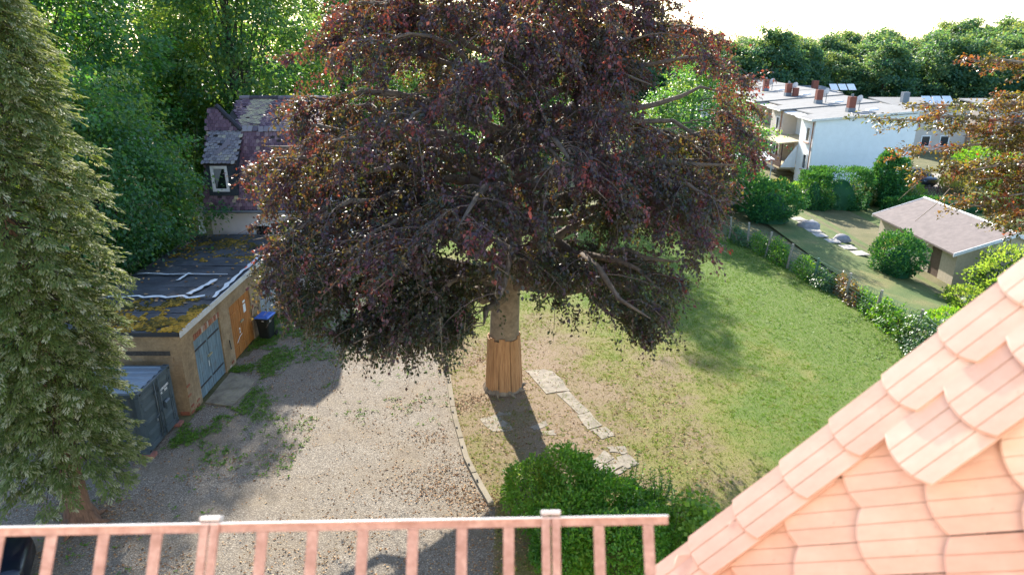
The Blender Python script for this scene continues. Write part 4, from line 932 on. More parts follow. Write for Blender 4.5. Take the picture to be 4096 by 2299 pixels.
def container():
    X0, Y0, Y1, XB, H = -10.98, 18.14, 20.12, -13.25, 2.15; z0 = 0.12
    t = thing("storage_container", "dark blue-grey steel storage container with double doors at the garage's end wall", "container", (X0, Y0, 0))
    steel, nt, b = nodes_of("container_paint")
    f = noise(nt, 2.0, 5, 0.6); c = ramp(nt, f, [(0.3, (0.050, 0.072, 0.085)), (0.7, (0.078, 0.105, 0.122))]); nt.links.new(c, b.inputs["Base Color"]); b.inputs["Roughness"].default_value = 0.45; b.inputs["Specular IOR Level"].default_value = 0.5
    roofm = plain("container_roof_paint", (0.20, 0.25, 0.30), 0.4, 0.15, 2, metal=0.1)
    dark = plain("container_seal", (0.012, 0.014, 0.016), 0.7)
    fr = MB()
    for y in (Y0, Y1): 
        for x in (X0, XB): fr.box((x + (-0.07 if x == X0 else 0.07), y + (0.07 if y == Y0 else -0.07), (z0 + H) / 2), (0.14, 0.14, H - z0 - 0.3))
    for x in (X0 - 0.05, XB + 0.05):
        fr.span((x - 0.045, Y0 + 0.14, H - 0.12), (x + 0.045, Y1 - 0.14, H - 0.01)); fr.span((x - 0.045, Y0 + 0.14, z0), (x + 0.045, Y1 - 0.14, z0 + 0.12))
    for y in (Y0 + 0.05, Y1 - 0.05):
        fr.span((XB + 0.14, y - 0.045, H - 0.12), (X0 - 0.14, y + 0.045, H - 0.01)); fr.span((XB + 0.14, y - 0.045, z0), (X0 - 0.14, y + 0.045, z0 + 0.12))
    fr.build("frame", steel, t, bevel=0.012)
    for y in (Y0 + 0.08, Y1 - 0.08):
        for x in (X0 - 0.09, XB + 0.09):
            for z in (z0 + 0.06, H - 0.06):
                cc = MB().box((x, y, z), (0.2, 0.18, 0.16)).build("corner_casting", steel, t, bevel=0.01)
                sx = 1 if x > -12 else -1
                MB().box((x + sx * 0.1, y, z), (0.012, 0.09, 0.055)).build("casting_hole", dark, cc)
                if z > 1: MB().box((x, y, z + 0.08), (0.11, 0.06, 0.008)).build("casting_hole", dark, cc)
    # corrugated side and roof
    def corr(p0, du, dv, nd, nwave, depth, nm, mat):
        mb = MB(); pr = []
        for k in range(nwave):
            for (f_, d_) in ((0, 0), (0.35, 0), (0.5, 1), (0.85, 1)): pr.append(((k + f_) / nwave, d_))
        pr.append((1, 0)); V = []
        for f_, d_ in pr: q = Vector(p0) + Vector(du) * f_ + Vector(nd) * (-depth * d_); V += [q, q + Vector(dv)]
        mb.add(V, [(2 * i, 2 * i + 2, 2 * i + 3, 2 * i + 1) for i in range(len(pr) - 1)]); mb.build(nm, mat, t)
    corr((XB + 0.14, Y0 + 0.03, z0 + 0.1), (X0 - XB - 0.28, 0, 0), (0, 0, H - z0 - 0.2), (0, -1, 0), 6, 0.06, "side_panel", steel)
    corr((X0 - 0.14, Y1 - 0.03, z0 + 0.1), (XB - X0 + 0.28, 0, 0), (0, 0, H - z0 - 0.2), (0, 1, 0), 6, 0.06, "side_panel", steel)
    MB().span((XB + 0.02, Y0 + 0.14, z0 + 0.1), (XB + 0.05, Y1 - 0.14, H - 0.1)).build("back_panel", steel, t)
    corr((XB + 0.1, Y0 + 0.1, H - 0.012), (0, Y1 - Y0 - 0.2, 0), (X0 - XB - 0.22, 0, 0), (0, 0, 1), 5, 0.025, "roof_panel", roofm)
    # doors
    ym = (Y0 + Y1) / 2
    for half, (ya, yb) in enumerate(((Y0 + 0.15, ym - 0.008), (ym + 0.008, Y1 - 0.15))):
        d = MB().span((X0 - 0.06, ya, z0 + 0.13), (X0 - 0.035, yb, H - 0.13)).build("door", steel, t)
        e = MB(); w = 0.06
        for (a, b_, c_, e_) in ((ya, ya + w, z0 + .13, H - .13), (yb - w, yb, z0 + .13, H - .13), (ya + w, yb - w, H - .13 - w, H - .13), (ya + w, yb - w, z0 + .13, z0 + .13 + w)): e.span((X0 - 0.036, a, c_), (X0 - 0.008, b_, e_))
        e.build("door_rim", steel, d, bevel=0.006)
        hh = (H - z0 - 0.26 - 2 * w) / 4
        for k in range(4):                                       # pressed panels with sloped top edges
            zb = z0 + .13 + w + k * hh
            MB().add([(X0 - 0.034, ya + w, zb + 0.02), (X0 - 0.034, yb - w, zb + 0.02), (X0 - 0.034, yb - w, zb + hh * 0.62), (X0 - 0.034, ya + w, zb + hh * 0.62), (X0 - 0.008, yb - w - .03, zb + hh * 0.70), (X0 - 0.008, ya + w + .03, zb + hh * 0.70), (X0 - 0.034, yb - w, zb + hh), (X0 - 0.034, ya + w, zb + hh)], [(0, 1, 2, 3), (3, 2, 4, 5), (5, 4, 6, 7)]).build("panel_rib", steel, d)
        yb_ = yb - 0.10 if half == 0 else ya + 0.14
        MB().tube([(X0 + 0.025, yb_, z0 + 0.05), (X0 + 0.025, yb_, H - 0.06)], 0.02, 8).build("lock_bar", steel, d, smooth=True)
        for z in (0.4, 1.0, 1.7): MB().box((X0 + 0.01, yb_, z), (0.05, 0.09, 0.07)).build("bar_guide", steel, d)
        MB().tube([(X0 + 0.035, yb_, 1.02), (X0 + 0.05, yb_ + (0.3 if half else -0.25), 0.98)], 0.014, 6).build("lever_handle", steel, d)
        for z in (0.45, 1.1, 1.75): MB().box((X0 - 0.005, (Y0 + 0.1) if half == 0 else (Y1 - 0.1), z), (0.05, 0.1, 0.1)).build("hinge", steel, d)
    lock = MB().prism([(X0 - 0.01, ym + 0.3, 0.95), (X0 + 0.09, ym + 0.3, 0.97), (X0 + 0.09, ym + 0.3, 1.17), (X0 + 0.03, ym + 0.3, 1.22), (X0 - 0.01, ym + 0.3, 1.22)], (0, 0.26, 0)).build("lock_box", steel, t, bevel=0.008)
    MB().box((X0 + 0.04, Y0 + 0.72, 0.9), (0.03, 0.05, 0.07)).build("padlock", plain("padlock_steel", (0.6, 0.6, 0.6), 0.3, metal=0.8), t)
    MB().span((X0 - 0.03, ym - 0.03, z0 + 0.15), (X0 - 0.002, ym + 0.03, H - 0.15)).build("door_seal", dark, t)
    wh = plain("stencil_white", (0.8, 0.8, 0.8), 0.6)
    for body, y, z in (("MAX. GROSS 4.200 KG", ym + 0.2, 1.60), ("TARE             700 KG", ym + 0.2, 1.49)):
        text_part("stencil_text", body, 0.105, wh, t, Vector((X0 - 0.003, y - 0.02, z)) - ORG[t.name], (R(90), 0, R(90)), 0.002, 0.72, 0.74)
    bk = plain("support_brick", (0.30, 0.13, 0.10), 0.9, 0.25)
    for (x, y) in ((X0 - 0.05, Y0 + 0.08), (X0 - 0.05, Y1 - 0.08), (XB + 0.15, Y0 + 0.08), (XB + 0.15, Y1 - 0.08)): MB().box((x, y, 0.055), (0.36, 0.26, 0.12)).build("support_block", bk, t, bevel=0.006)
container()

def wheelie(name, label, loc, lidc, rot, sticker=True):
    t = thing(name, label, "bin", loc)
    t.rotation_euler = (0, 0, rot)
    body = plain(name + "_plastic", (0.014, 0.018, 0.018), 0.5, 0.2); lid = plain(name + "_lid_plastic", lidc, 0.4, 0.1); rub = plain(name + "_rubber", (0.012, 0.012, 0.012), 0.8)
    L = Vector(loc)
    mb = MB(); n = 0; rings = []
    for (z, wx, wy) in ((0.06, 0.40, 0.44), (0.1, 0.46, 0.52), (0.9, 0.54, 0.66), (0.9, 0.58, 0.72), (0.98, 0.58, 0.72)):
        rr = 0.06; pts = []
        for cx, cy, a0 in ((1, 1, 0), (-1, 1, 90), (-1, -1, 180), (1, -1, 270)):
            for a in (0, 45, 90): pts.append(L + Vector((cx * (wx / 2 - rr) + rr * math.cos(R(a0 + a)), cy * (wy / 2 - rr) + rr * math.sin(R(a0 + a)), z)))
        rings.append(pts)
    V = [p for r in rings for p in r]; k = 12
    mb.add(V, [(i * k + j, i * k + (j + 1) % k, (i + 1) * k + (j + 1) % k, (i + 1) * k + j) for i in range(4) for j in range(k)] + [tuple(range(k))[::-1], tuple(range(4 * k, 5 * k))])
    mb.build("body", body, t)
    lb = MB(); V = []
    for (z, wx, wy) in ((0.985, 0.62, 0.76), (1.03, 0.62, 0.76), (1.07, 0.5, 0.62)): V += [L + Vector((sx * wx / 2, sy * wy / 2, z)) for sx, sy in ((-1, -1), (1, -1), (1, 1), (-1, 1))]
    lb.add(V, [(3, 2, 1, 0), (8, 9, 10, 11)] + [(i * 4 + j, i * 4 + (j + 1) % 4, (i + 1) * 4 + (j + 1) % 4, (i + 1) * 4 + j) for i in range(2) for j in range(4)])
    l = lb.build("lid", lid, t, bevel=0.015)
    MB().box(L + Vector((0, 0, 1.075)), (0.3, 0.4, 0.02)).build("lid_ridge", lid, l, bevel=0.008)
    MB().tube([L + Vector((-0.24, 0.42, 1.0)), L + Vector((0.24, 0.42, 1.0))], 0.02, 8).build("handle", body, t)
    for s in (-1, 1):
        w = MB().tube([L + Vector((s * 0.24, 0.29, 0.11)), L + Vector((s * 0.3, 0.29, 0.11))], 0.11, 16).build("wheel", rub, t, smooth=False)
    if sticker:
        MB().box(L + Vector((0.06, -0.355, 0.9)), (0.1, 0.008, 0.04), Matrix.Rotation(-0.05, 3, 'X')).build("sticker", plain("sticker_white", (0.8, 0.8, 0.78), 0.5), t)
        text_part("emblem", "Go", 0.14, plain("emblem_white", (0.8, 0.8, 0.8), 0.5), t, (0.283, -0.22, 0.8), (R(90), 0, R(90)), 0.003)
wheelie("wheelie_bin", "black wheelie bin with bright blue lid beside the orange garage doors", (-10.38, 27.1, 0.01), (0.06, 0.16, 0.55), -0.12)
wheelie("refuse_bin", "all-black wheelie bin half hidden behind beech leaves past the grey door", (-10.3, 30.6, 0.01), (0.016, 0.018, 0.018), 0.1, False)

# ================================================================== OLD TILED HOUSE
def tile_rows(mb, o, u, v, w, h, n, tw=0.2, ex=0.17, wob=0.03, missing=0.02, tones=(0.2, 0.15), clip=None):
    """rounded flat tiles in overlapping rows; o lower corner, u along the row, v up the slope, n outward"""
    rows = int(h / ex); cols = int(w / tw) + 1
    for r_ in range(rows):
        for c_ in range(cols):
            if random.random() < missing: continue
            uu = c_ * tw + (tw / 2 if r_ % 2 else 0) - tw * 0.2; vv = r_ * ex + random.gauss(0, wob * 0.35)
            if uu < -0.05 or uu + tw > w + 0.1: continue
            if clip and not clip(uu + tw / 2, vv + ex / 2): continue
            b = o + u * uu + v * vv + n * 0.022; g = 0.008; sk = random.gauss(0, 0.008)
            e1 = u * g; e2 = u * (tw - g); L = min(ex * 1.35, h - vv + 0.03)
            tone = min(1, max(0, random.gauss(tones[0], tones[1]) + (0.45 if random.random() < 0.06 else 0)))
            up = n * random.uniform(0.0, wob * 0.4)
            pts = [b + e1 + v * 0.035 + up, b + u * (tw * 0.3) + v * (0.006 + sk) + up, b + u * (tw * 0.7) + v * (0.006 - sk) + up, b + e2 + v * 0.035 + up]
            mb.add(pts + [b + e2 + v * L - n * 0.018, b + e1 + v * L - n * 0.018] + [p - n * 0.02 for p in pts], [(0, 1, 2, 3, 4, 5), (1, 0, 6, 7), (2, 1, 7, 8), (3, 2, 8, 9)], tone)

def old_house():
    X0, X1, YF, YB = -14.75, -9.3, 33.0, 40.0; ZE, ZB, YBk = 4.2, 7.75, 34.15
    t = thing("old_house", "old house with purple-brown tiled mansard roof, slate dormer and lilac-white wall", "house", (X0, YF, 0))
    wallm = plain("lilac_white_render", (0.62, 0.585, 0.60), 0.9, 0.1, 1.2, bumpk=0.1)
    mb = MB(); wx0, wx1 = -12.55, -11.85
    mb.span((X0 + 0.1, YF, -0.1), (wx0, YF + 0.3, ZE)); mb.span((wx1, YF, -0.1), (X1, YF + 0.3, ZE)); mb.span((wx0, YF, 3.35), (wx1, YF + 0.3, ZE)); mb.span((wx0, YF, -0.1), (wx1, YF + 0.3, 2.7))
    mb.span((X0 + 0.1, YF + 0.3, -0.1), (X0 + 0.4, YB, ZE)); mb.span((X1 - 0.3, YF + 0.3, -0.1), (X1, YB, ZE)); mb.span((X0 + 0.4, YB - 0.3, -0.1), (X1 - 0.3, YB, ZE))
    mb.build("wall", wallm, t)
    glass = plain("dark_glass", (0.015, 0.02, 0.022), 0.08, 0.2, spec=0.8)
    wframe = plain("white_window_paint", (0.74, 0.74, 0.74), 0.5, 0.06)
    wn_ = MB().span((wx0, YF + 0.14, 2.7), (wx1, YF + 0.16, 3.35)).build("small_window", glass, t)
    for k in range(4): MB().tube([(wx0 + 0.12 + 0.16 * k, YF + 0.1, 2.7), (wx0 + 0.12 + 0.16 * k, YF + 0.1, 3.35)], 0.012, 6).build("window_bar", plain("window_bar_iron%d" % k, (0.1, 0.1, 0.1), 0.6), wn_)
    f = MB()
    f.span((wx0 - 0.14, YF - 0.025, 2.72), (wx0, YF, 3.5)); f.span((wx1, YF - 0.025, 2.72), (wx1 + 0.14, YF, 3.5)); f.span((wx0, YF - 0.025, 3.35), (wx1, YF, 3.5)); f.build("window_surround", wframe, wn_)
    tilem = toned("old_roof_tile", [(0, (0.12, 0.065, 0.085)), (0.3, (0.21, 0.12, 0.15)), (0.6, (0.32, 0.21, 0.22)), (1, (0.58, 0.48, 0.28))], 0.75, 7, bumpk=0.2)
    palet = toned("grey_roof_tile", [(0, (0.17, 0.145, 0.16)), (0.5, (0.34, 0.30, 0.30)), (1, (0.55, 0.47, 0.33))], 0.7, 7)
    under = plain("roof_boarding", (0.05, 0.04, 0.035), 0.9)
    bx = X0 + 1.6                                             # where the upper roof begins
    dk = MB()
    dk.prism([(X0 - 0.05, YF - 0.3, ZE), (X1, YF - 0.3, ZE), (X1, YBk, ZB), (bx, YBk, ZB), (X0 + 0.55, YBk + 0.457, ZB + 1.12), (X0 + 0.05, YBk + 0.429, ZB + 1.05)], (0, 0.25, -0.08))
    dk.prism([(X0 + 0.6, YBk + 0.15, ZB + 0.01), (bx, YBk, ZB - 0.04), (X1, YBk, ZB - 0.04), (X1, 37.4, 9.0), (X0 + 0.55, 37.4, 9.0)], (0, 0, -0.12))
    dk.prism([(X0 + 0.3, YB, ZE), (X1, YB, ZE), (X1, 37.4, 8.95), (X0 + 0.55, 37.4, 8.95)], (0, -0.1, -0.15))
    roof = dk.build("roof", under, t)
    v = Vector((0, YBk - YF + 0.3, ZB - ZE)); hl = v.length; v.normalize(); u = Vector((1, 0, 0)); n = u.cross(v)
    mb = MB(); O = Vector((X0 - 0.05, YF - 0.3, ZE))
    tile_rows(mb, O, u, v, X1 - X0, hl, n, tones=(0.28, 0.16))
    tile_rows(mb, O + v * hl, u, v, 1.6, 1.15, n, tones=(0.25, 0.14), clip=lambda a, b: a < 1.55 - b * 1.0 and a > b * 0.1)
    o = mb.build("roof_tiles", tilem, roof); o["kind"] = "stuff"
    v2 = Vector((0, 37.4 - YBk, 9.0 - ZB)); h2 = v2.length; v2.normalize(); n2 = u.cross(v2); mb = MB()
    O2 = Vector((X0 + 0.5, YBk, ZB))
    tile_rows(mb, O2, u, v2, X1 - X0 - 0.5, h2, n2, wob=0.05, missing=0.03, tones=(0.38, 0.2), clip=lambda a, b: a > 1.1 - b * 0.4)
    o = mb.build("roof_tiles", tilem, roof); o["kind"] = "stuff"
    mb = MB()                                                  # yellowed patch of the upper roof
    tile_rows(mb, O2 + n2 * 0.012 + u * 0.75, u, v2, 1.1, h2, n2, wob=0.03, missing=0.05, tones=(0.9, 0.1), clip=lambda a, b: a > 0.45 - b * 0.4)
    tile_rows(mb, O2 + n2 * 0.012 + u * 2.4 + v2 * 1.5, u, v2, 1.6, h2 - 1.5, n2, wob=0.05, missing=0.1, tones=(0.85, 0.15))
    o = mb.build("yellowed_tiles", tilem, roof); o["kind"] = "stuff"
    ridge = toned("ridge_tile", [(0, (0.03, 0.03, 0.035)), (0.5, (0.16, 0.12, 0.14)), (1, (0.36, 0.31, 0.30))], 0.7)
    a, b = Vector((bx + 0.1, YBk, ZB + 0.05)), Vector((X0 + 0.5, YBk + 0.42, ZB + 1.15))
    for k in range(5): MB().tube([a.lerp(b, k / 5), a.lerp(b, (k + 1.08) / 5)], 0.1, 8, tone=0.05).build("hip_tile", ridge, roof)
    for k in range(30):                                        # row of larger tiles along the break
        x = bx + 0.25 + k * 0.26
        if x > X1 - 0.2: break
        MB().box((x, YBk + 0.03, ZB + 0.10 + random.uniform(-.02, .02)), (0.23, 0.3, 0.03), Matrix.Rotation(R(52) + random.gauss(0, .06), 3, 'X') @ Matrix.Rotation(random.gauss(0, .06), 3, 'Z'), tone=random.uniform(0.4, 1)).build("break_tile", ridge, roof)
    for k in range(9):
        MB().tube([(X0 + 0.6 + k * 0.5, 37.4, 9.03), (X0 + 1.12 + k * 0.5, 37.4, 9.05)], 0.12, 8, tone=random.uniform(.1, .8)).build("ridge_tile", ridge, roof)
    for (x, y, z, r_) in ((-12.0, 36.5, 8.62, .1), (-11.6, 36.2, 8.5, .3), (-11.0, 35.6, 8.25, -.4), (-10.4, 35.3, 8.15, .2), (-12.6, 34.6, 7.95, .5)):
        MB().box((x, y, z + 0.1), (1.0, 0.12, 0.03), Matrix.Rotation(r_, 3, 'Z') @ Matrix.Rotation(0.2, 3, 'Y'), tone=0.3).build("loose_board", ridge, roof)
    MB().tube([(X0 - 0.05, YF - 0.4, ZE - 0.06), (X1, YF - 0.4, ZE - 0.06)], 0.07, 8).build("gutter", plain("zinc_gutter", (0.2, 0.2, 0.21), 0.5, metal=0.5), roof)
    # dormer
    dx0, dx1, dz0, dz1, dy = -14.5, -13.12, 4.85, 6.4, 32.92
    d = MB()
    d.span((dx0, dy, dz0), (-14.3, dy + 0.12, dz1)); d.span((-13.5, dy, dz0), (dx1, dy + 0.12, dz1)); d.span((-14.3, dy, 6.28), (-13.5, dy + 0.12, dz1)); d.span((-14.3, dy, dz0), (-13.5, dy + 0.12, 5.05))
    slate = plain("dormer_slate", (0.035, 0.045, 0.058), 0.55, 0.25, 5)
    dorm = d.build("dormer", slate, t)
    for x in (dx0, dx1 - 0.06): MB().prism([(x, dy + 0.12, dz0), (x, dy + 0.12, dz1 - 0.05), (x, YBk + 0.02, ZB - 0.05), (x, 33.1, dz0)], (0.06, 0, 0)).build("dormer_cheek", slate, dorm)
    for r_ in range(11):                                        # slates of the visible cheek and front
        for c_ in range(7):
            y = dy + 0.12 + c_ * 0.17 + (0.08 if r_ % 2 else 0); z = dz0 + 0.08 + r_ * 0.2
            lo = 33.05 + (z - 4.85) * 0.37
            if dy + 0.1 < y < YBk - 0.05 and z < dz1 + (y - dy) * 1.05 - 0.15 and (z - 4.2) * 0.4 + 32.7 > y - 0.1:
                MB().box((dx1 + 0.012, y, z), (0.014, 0.16, 0.22), Matrix.Rotation(0.5, 3, 'X') @ Matrix.Rotation(0.05, 3, 'Y')).build("slate", slate, dorm)
    for r_ in range(7):
        for xx in (-14.4, -13.4, -13.21): MB().box((xx, dy - 0.008, dz0 + 0.12 + r_ * 0.22), (0.18, 0.014, 0.205), Matrix.Rotation(-0.04, 3, 'X')).build("slate", slate, dorm)
    win = MB(); wf = 0.09; wa, wb, za, zb = -14.3, -13.5, 5.05, 6.28
    win.span((wa, dy - 0.03, za), (wa + wf, dy + 0.06, zb)); win.span((wb - wf, dy - 0.03, za), (wb, dy + 0.06, zb)); win.span((wa + wf, dy - 0.03, zb - wf), (wb - wf, dy + 0.06, zb)); win.span((wa + wf, dy - 0.03, za), (wb - wf, dy + 0.06, za + wf))
    w = win.build("window_frame", wframe, dorm)
    win = MB(); e = wf + 0.05; win.span((wa + wf, dy + 0.0, za + wf), (wa + e, dy + 0.05, zb - wf)); win.span((wb - e, dy + 0.0, za + wf), (wb - wf, dy + 0.05, zb - wf)); win.span((wa + e, dy, zb - e), (wb - e, dy + 0.05, zb - wf)); win.span((wa + e, dy, za + wf), (wb - e, dy + 0.05, za + e)); win.build("window_sash", wframe, dorm)
    MB().span((wa + e, dy + 0.02, za + e), (wb - e, dy + 0.03, zb - e)).build("window_pane", glass, dorm)
    MB().add([(wa + e, dy + 0.015, zb - e), (wb - e - .12, dy + 0.015, zb - e), (wa + e + .14, dy + 0.015, za + e + .3), (wa + e + .05, dy + 0.015, za + e)], [(0, 1, 2, 3)]).build("curtain", plain("curtain_net", (0.22, 0.24, 0.25), 0.9), dorm)
    dv = Vector((0, YBk + 0.15 - dy + 0.15, ZB + 0.1 - dz1)); dl = dv.length; dv.normalize(); dn = u.cross(dv)
    MB().prism([(dx0 - 0.1, dy - 0.15, dz1 - 0.02), (dx1 + 0.12, dy - 0.15, dz1 - 0.02), (dx1 + 0.12, YBk + 0.1, ZB + 0.03), (dx0 - 0.1, YBk + 0.1, ZB + 0.03)], -dn * 0.08).build("dormer_roof", under, dorm)
    mb = MB(); tile_rows(mb, Vector((dx0 - 0.1, dy - 0.17, dz1)), u, dv, dx1 - dx0 + 0.22, dl, dn, tones=(0.42, 0.18), wob=0.05); o = mb.build("dormer_tiles", palet, dorm); o["kind"] = "stuff"
    for k in range(5): MB().box((-13.75 + 0.12 * k - 0.25, dy + 0.25 + 0.1 * k, dz1 + 0.42 + 0.12 * k), (0.16, 0.34, 0.025), Matrix.Rotation(R(48), 3, 'X') @ Matrix.Rotation(random.uniform(-.5, .5), 3, 'Z'), tone=0.7).build("slipped_tile", ridge, dorm)
old_house()

# ================================================================== FENCE AND GARDEN
def fence():
    pts = [(12.6, 47), (13.3, 44.6), (13.77, 42.51), (14.33, 40.73), (14.72, 38.69), (15.17, 36.47), (15.53, 33.85), (16.13, 31.54), (16.3, 29.02), (16.6, 26.4), (16.75, 23.8), (16.9, 21.2)]
    t = thing("wire_fence", "leaning weathered fence posts with green wire mesh along the lawn", "fence", (16.3, 29, 0))
    pm = plain("weathered_post", (0.30, 0.27, 0.23), 0.9, 0.3, 8, bumpk=0.4, stretch=(4, 4, .6)); gm = plain("green_post", (0.05, 0.12, 0.09), 0.6); wm = plain("green_wire", (0.07, 0.16, 0.12), 0.6, 0.2)
    tops = []
    for i, (x, y) in enumerate(pts):
        z = terrain(x, y); lean = Vector((random.uniform(-.04, .14), random.uniform(-.12, .04), 0)); h = random.uniform(1.4, 1.62)
        b = Vector((x, y, z - 0.1)); e = b + Vector((0, 0, h + .1)) + lean * h
        tops.append((Vector((x, y, z)), e))
        if i == 6: MB().box((b + e) / 2, (0.09, 0.09, h), Matrix.Rotation(lean.x, 3, 'Y') @ Matrix.Rotation(-lean.y, 3, 'X')).build("green_post", gm, t)
        else: MB().tube([b, b.lerp(e, .5) + rv(.015), e], [0.075, 0.07, 0.062], 8).build("post", pm, t)
    for i in range(len(pts) - 1):
        mb = MB(); (a0, a1), (b0, b1) = tops[i], tops[i + 1]; n = max(6, int((a0 - b0).length / 0.2))
        P = lambda u_, v_: (a0.lerp(b0, u_)).lerp(a1.lerp(b1, u_), v_) + Vector((-0.06, 0, -0.06 * math.sin(math.pi * u_) * v_))
        for k in range(n + 1): mb.tube([P(k / n, 0.02), P(k / n, 0.93)], 0.006, 3, cap=False)
        for k in range(8): mb.tube([P(q / 5, 0.03 + 0.13 * k) for q in range(6)], 0.007, 3, cap=False)
        mb.build("wire_mesh", wm, t)
    # ivy and creeper along it, one plant to each stretch
    labs = [("ivy_hedge", "glossy dark ivy mounded over the fence end near the terracotta roof", (16.85, 25.6), 1.9, 1.15, 1.5, 4200, M["ivy"]), ("ivy_hedge", "ivy mass continuing behind the terracotta roof edge", (17.2, 22.6), 1.9, 1.3, 1.6, 4200, M["ivy"]),
            ("climbing_vine", "sparse leafy vine between two leaning grey posts", (16.6, 30.2), 1.3, 0.5, 1.0, 1300, M["privet"]), ("rose_bush", "straggly reddish-tipped rose bush at the fence", (16.6, 32.6), 1.0, 0.6, 0.9, 1100, M["bronze"]),
            ("climbing_vine", "green creeper draped on the fence by the green post", (15.7, 35.2), 1.2, 0.5, 1.1, 1500, M["privet"]), ("climbing_vine", "creeper with light leaves at the middle of the fence", (15.2, 37.9), 1.4, 0.5, 1.3, 1800, M["privet"]), ("climbing_vine", "light vine filling the fence just beyond the ivy mound", (16.55, 28.2), 1.3, 0.55, 1.25, 2200, M["privet"]), ("climbing_vine", "dark ivy clump before the green post", (15.9, 33.6), 1.0, 0.6, 0.9, 1500, M["ivy"]),
            ("climbing_vine", "thin creeper on the mesh past the light-leaved creeper", (14.8, 39.8), 1.2, 0.45, 1.1, 1300, M["privet"]), ("climbing_vine", "brownish dry vine hanging in the mesh near the rose bush", (16.4, 31.3), 0.9, 0.45, 0.9, 900, M["bronze"]), ("climbing_vine", "low ivy growth at the far end of the fence", (14.2, 42.0), 1.6, 0.5, 0.8, 1100, M["ivy"])]
    for k, (nm, lab, (x, y), ry, rx, h, n, m) in enumerate(labs):
        z = terrain(x, y); tt = thing(nm, lab, "climber" if "vine" in nm else "ivy" if "ivy" in nm else "bush", (x, y, z)); g = np.random.default_rng(400 + k)
        d = unit(g.normal(0, 1, (n, 3))); d[:, 2] = np.abs(d[:, 2]); r_ = (0.7 + 0.35 * g.random(n)) * (0.75 + 0.45 * vnoise(d[:, 0] * 2 + x, d[:, 1] * 2 + d[:, 2], 1.5, 95))
        P = d * r_[:, None] * np.array([rx, ry, h]); D = d * np.array([.5, .5, .1]) + g.normal(0, .45, (n, 3)) + np.array([0, 0, -.5]); Nn = d + g.normal(0, .4, (n, 3)) + np.array([0, 0, .5])
        L = g.uniform(.07, .13, n); link("foliage", leaf_mesh("foliage", P, D, Nn, L, L * .9, np.clip(g.normal(.4, .22, n), 0, 1), m), tt)
        mb = MB(); c0 = Vector((x, y, z))
        for q in range(10): a = q * .63; mb.tube([c0 + Vector((0, .1 * q - .5, 0)), c0 + Vector((rx * .5 * math.cos(a), ry * .6 * math.sin(a), h * .4)), c0 + Vector((rx * .6 * math.cos(a), ry * .7 * math.sin(a), h * .75))], [.02, .014, .006], 4, cap=False)
        so = mb.build("stems", M["bark_dark"], tt); so["kind"] = "stuff"
fence()

def shrub(name, label, x, y, rx, h, mat, n, leaf, seed, group=None, ry=None, box=False, shape=2.0):
    z = terrain(x, y); t = thing(name, label, "hedge" if "hedge" in name else "bush", (x, y, z), group); g = np.random.default_rng(seed); ry = ry or rx
    d = unit(g.normal(0, 1, (n, 3)))
    if box: d = np.sign(d) * np.abs(d) ** (1 / shape); d = d / np.max(np.abs(d), axis=1, keepdims=True) * (0.86 + 0.14 * np.abs(unit(d)).max(1, keepdims=True))
    bump_ = (0.92 if box else 0.72) + (0.12 if box else 0.55) * vnoise(d[:, 0] * 2.2 + x, d[:, 1] * 2.2 + d[:, 2] * 2, 1.5, 97)
    P = d * (bump_ * (0.84 + (0.18 if box else 0.28) * g.random(n)))[:, None] * np.array([rx, ry, h / 2]) + np.array([0, 0, h / 2])
    ok = P[:, 2] > 0.02; P = P[ok]; d = d[ok]; n = len(P)
    D = d * .6 + g.normal(0, .4, (n, 3)) + np.array([0, 0, .35]); Nn = d + g.normal(0, .5, (n, 3)); L = g.uniform(.7, 1.3, n) * leaf
    link("foliage", leaf_mesh("foliage", P, D, Nn, L, L * .6, np.clip(g.normal(.4, .2, n) + .2 * d[:, 2], 0, 1), mat), t)
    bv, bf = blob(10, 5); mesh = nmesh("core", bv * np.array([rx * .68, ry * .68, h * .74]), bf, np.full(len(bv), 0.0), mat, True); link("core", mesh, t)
    return t
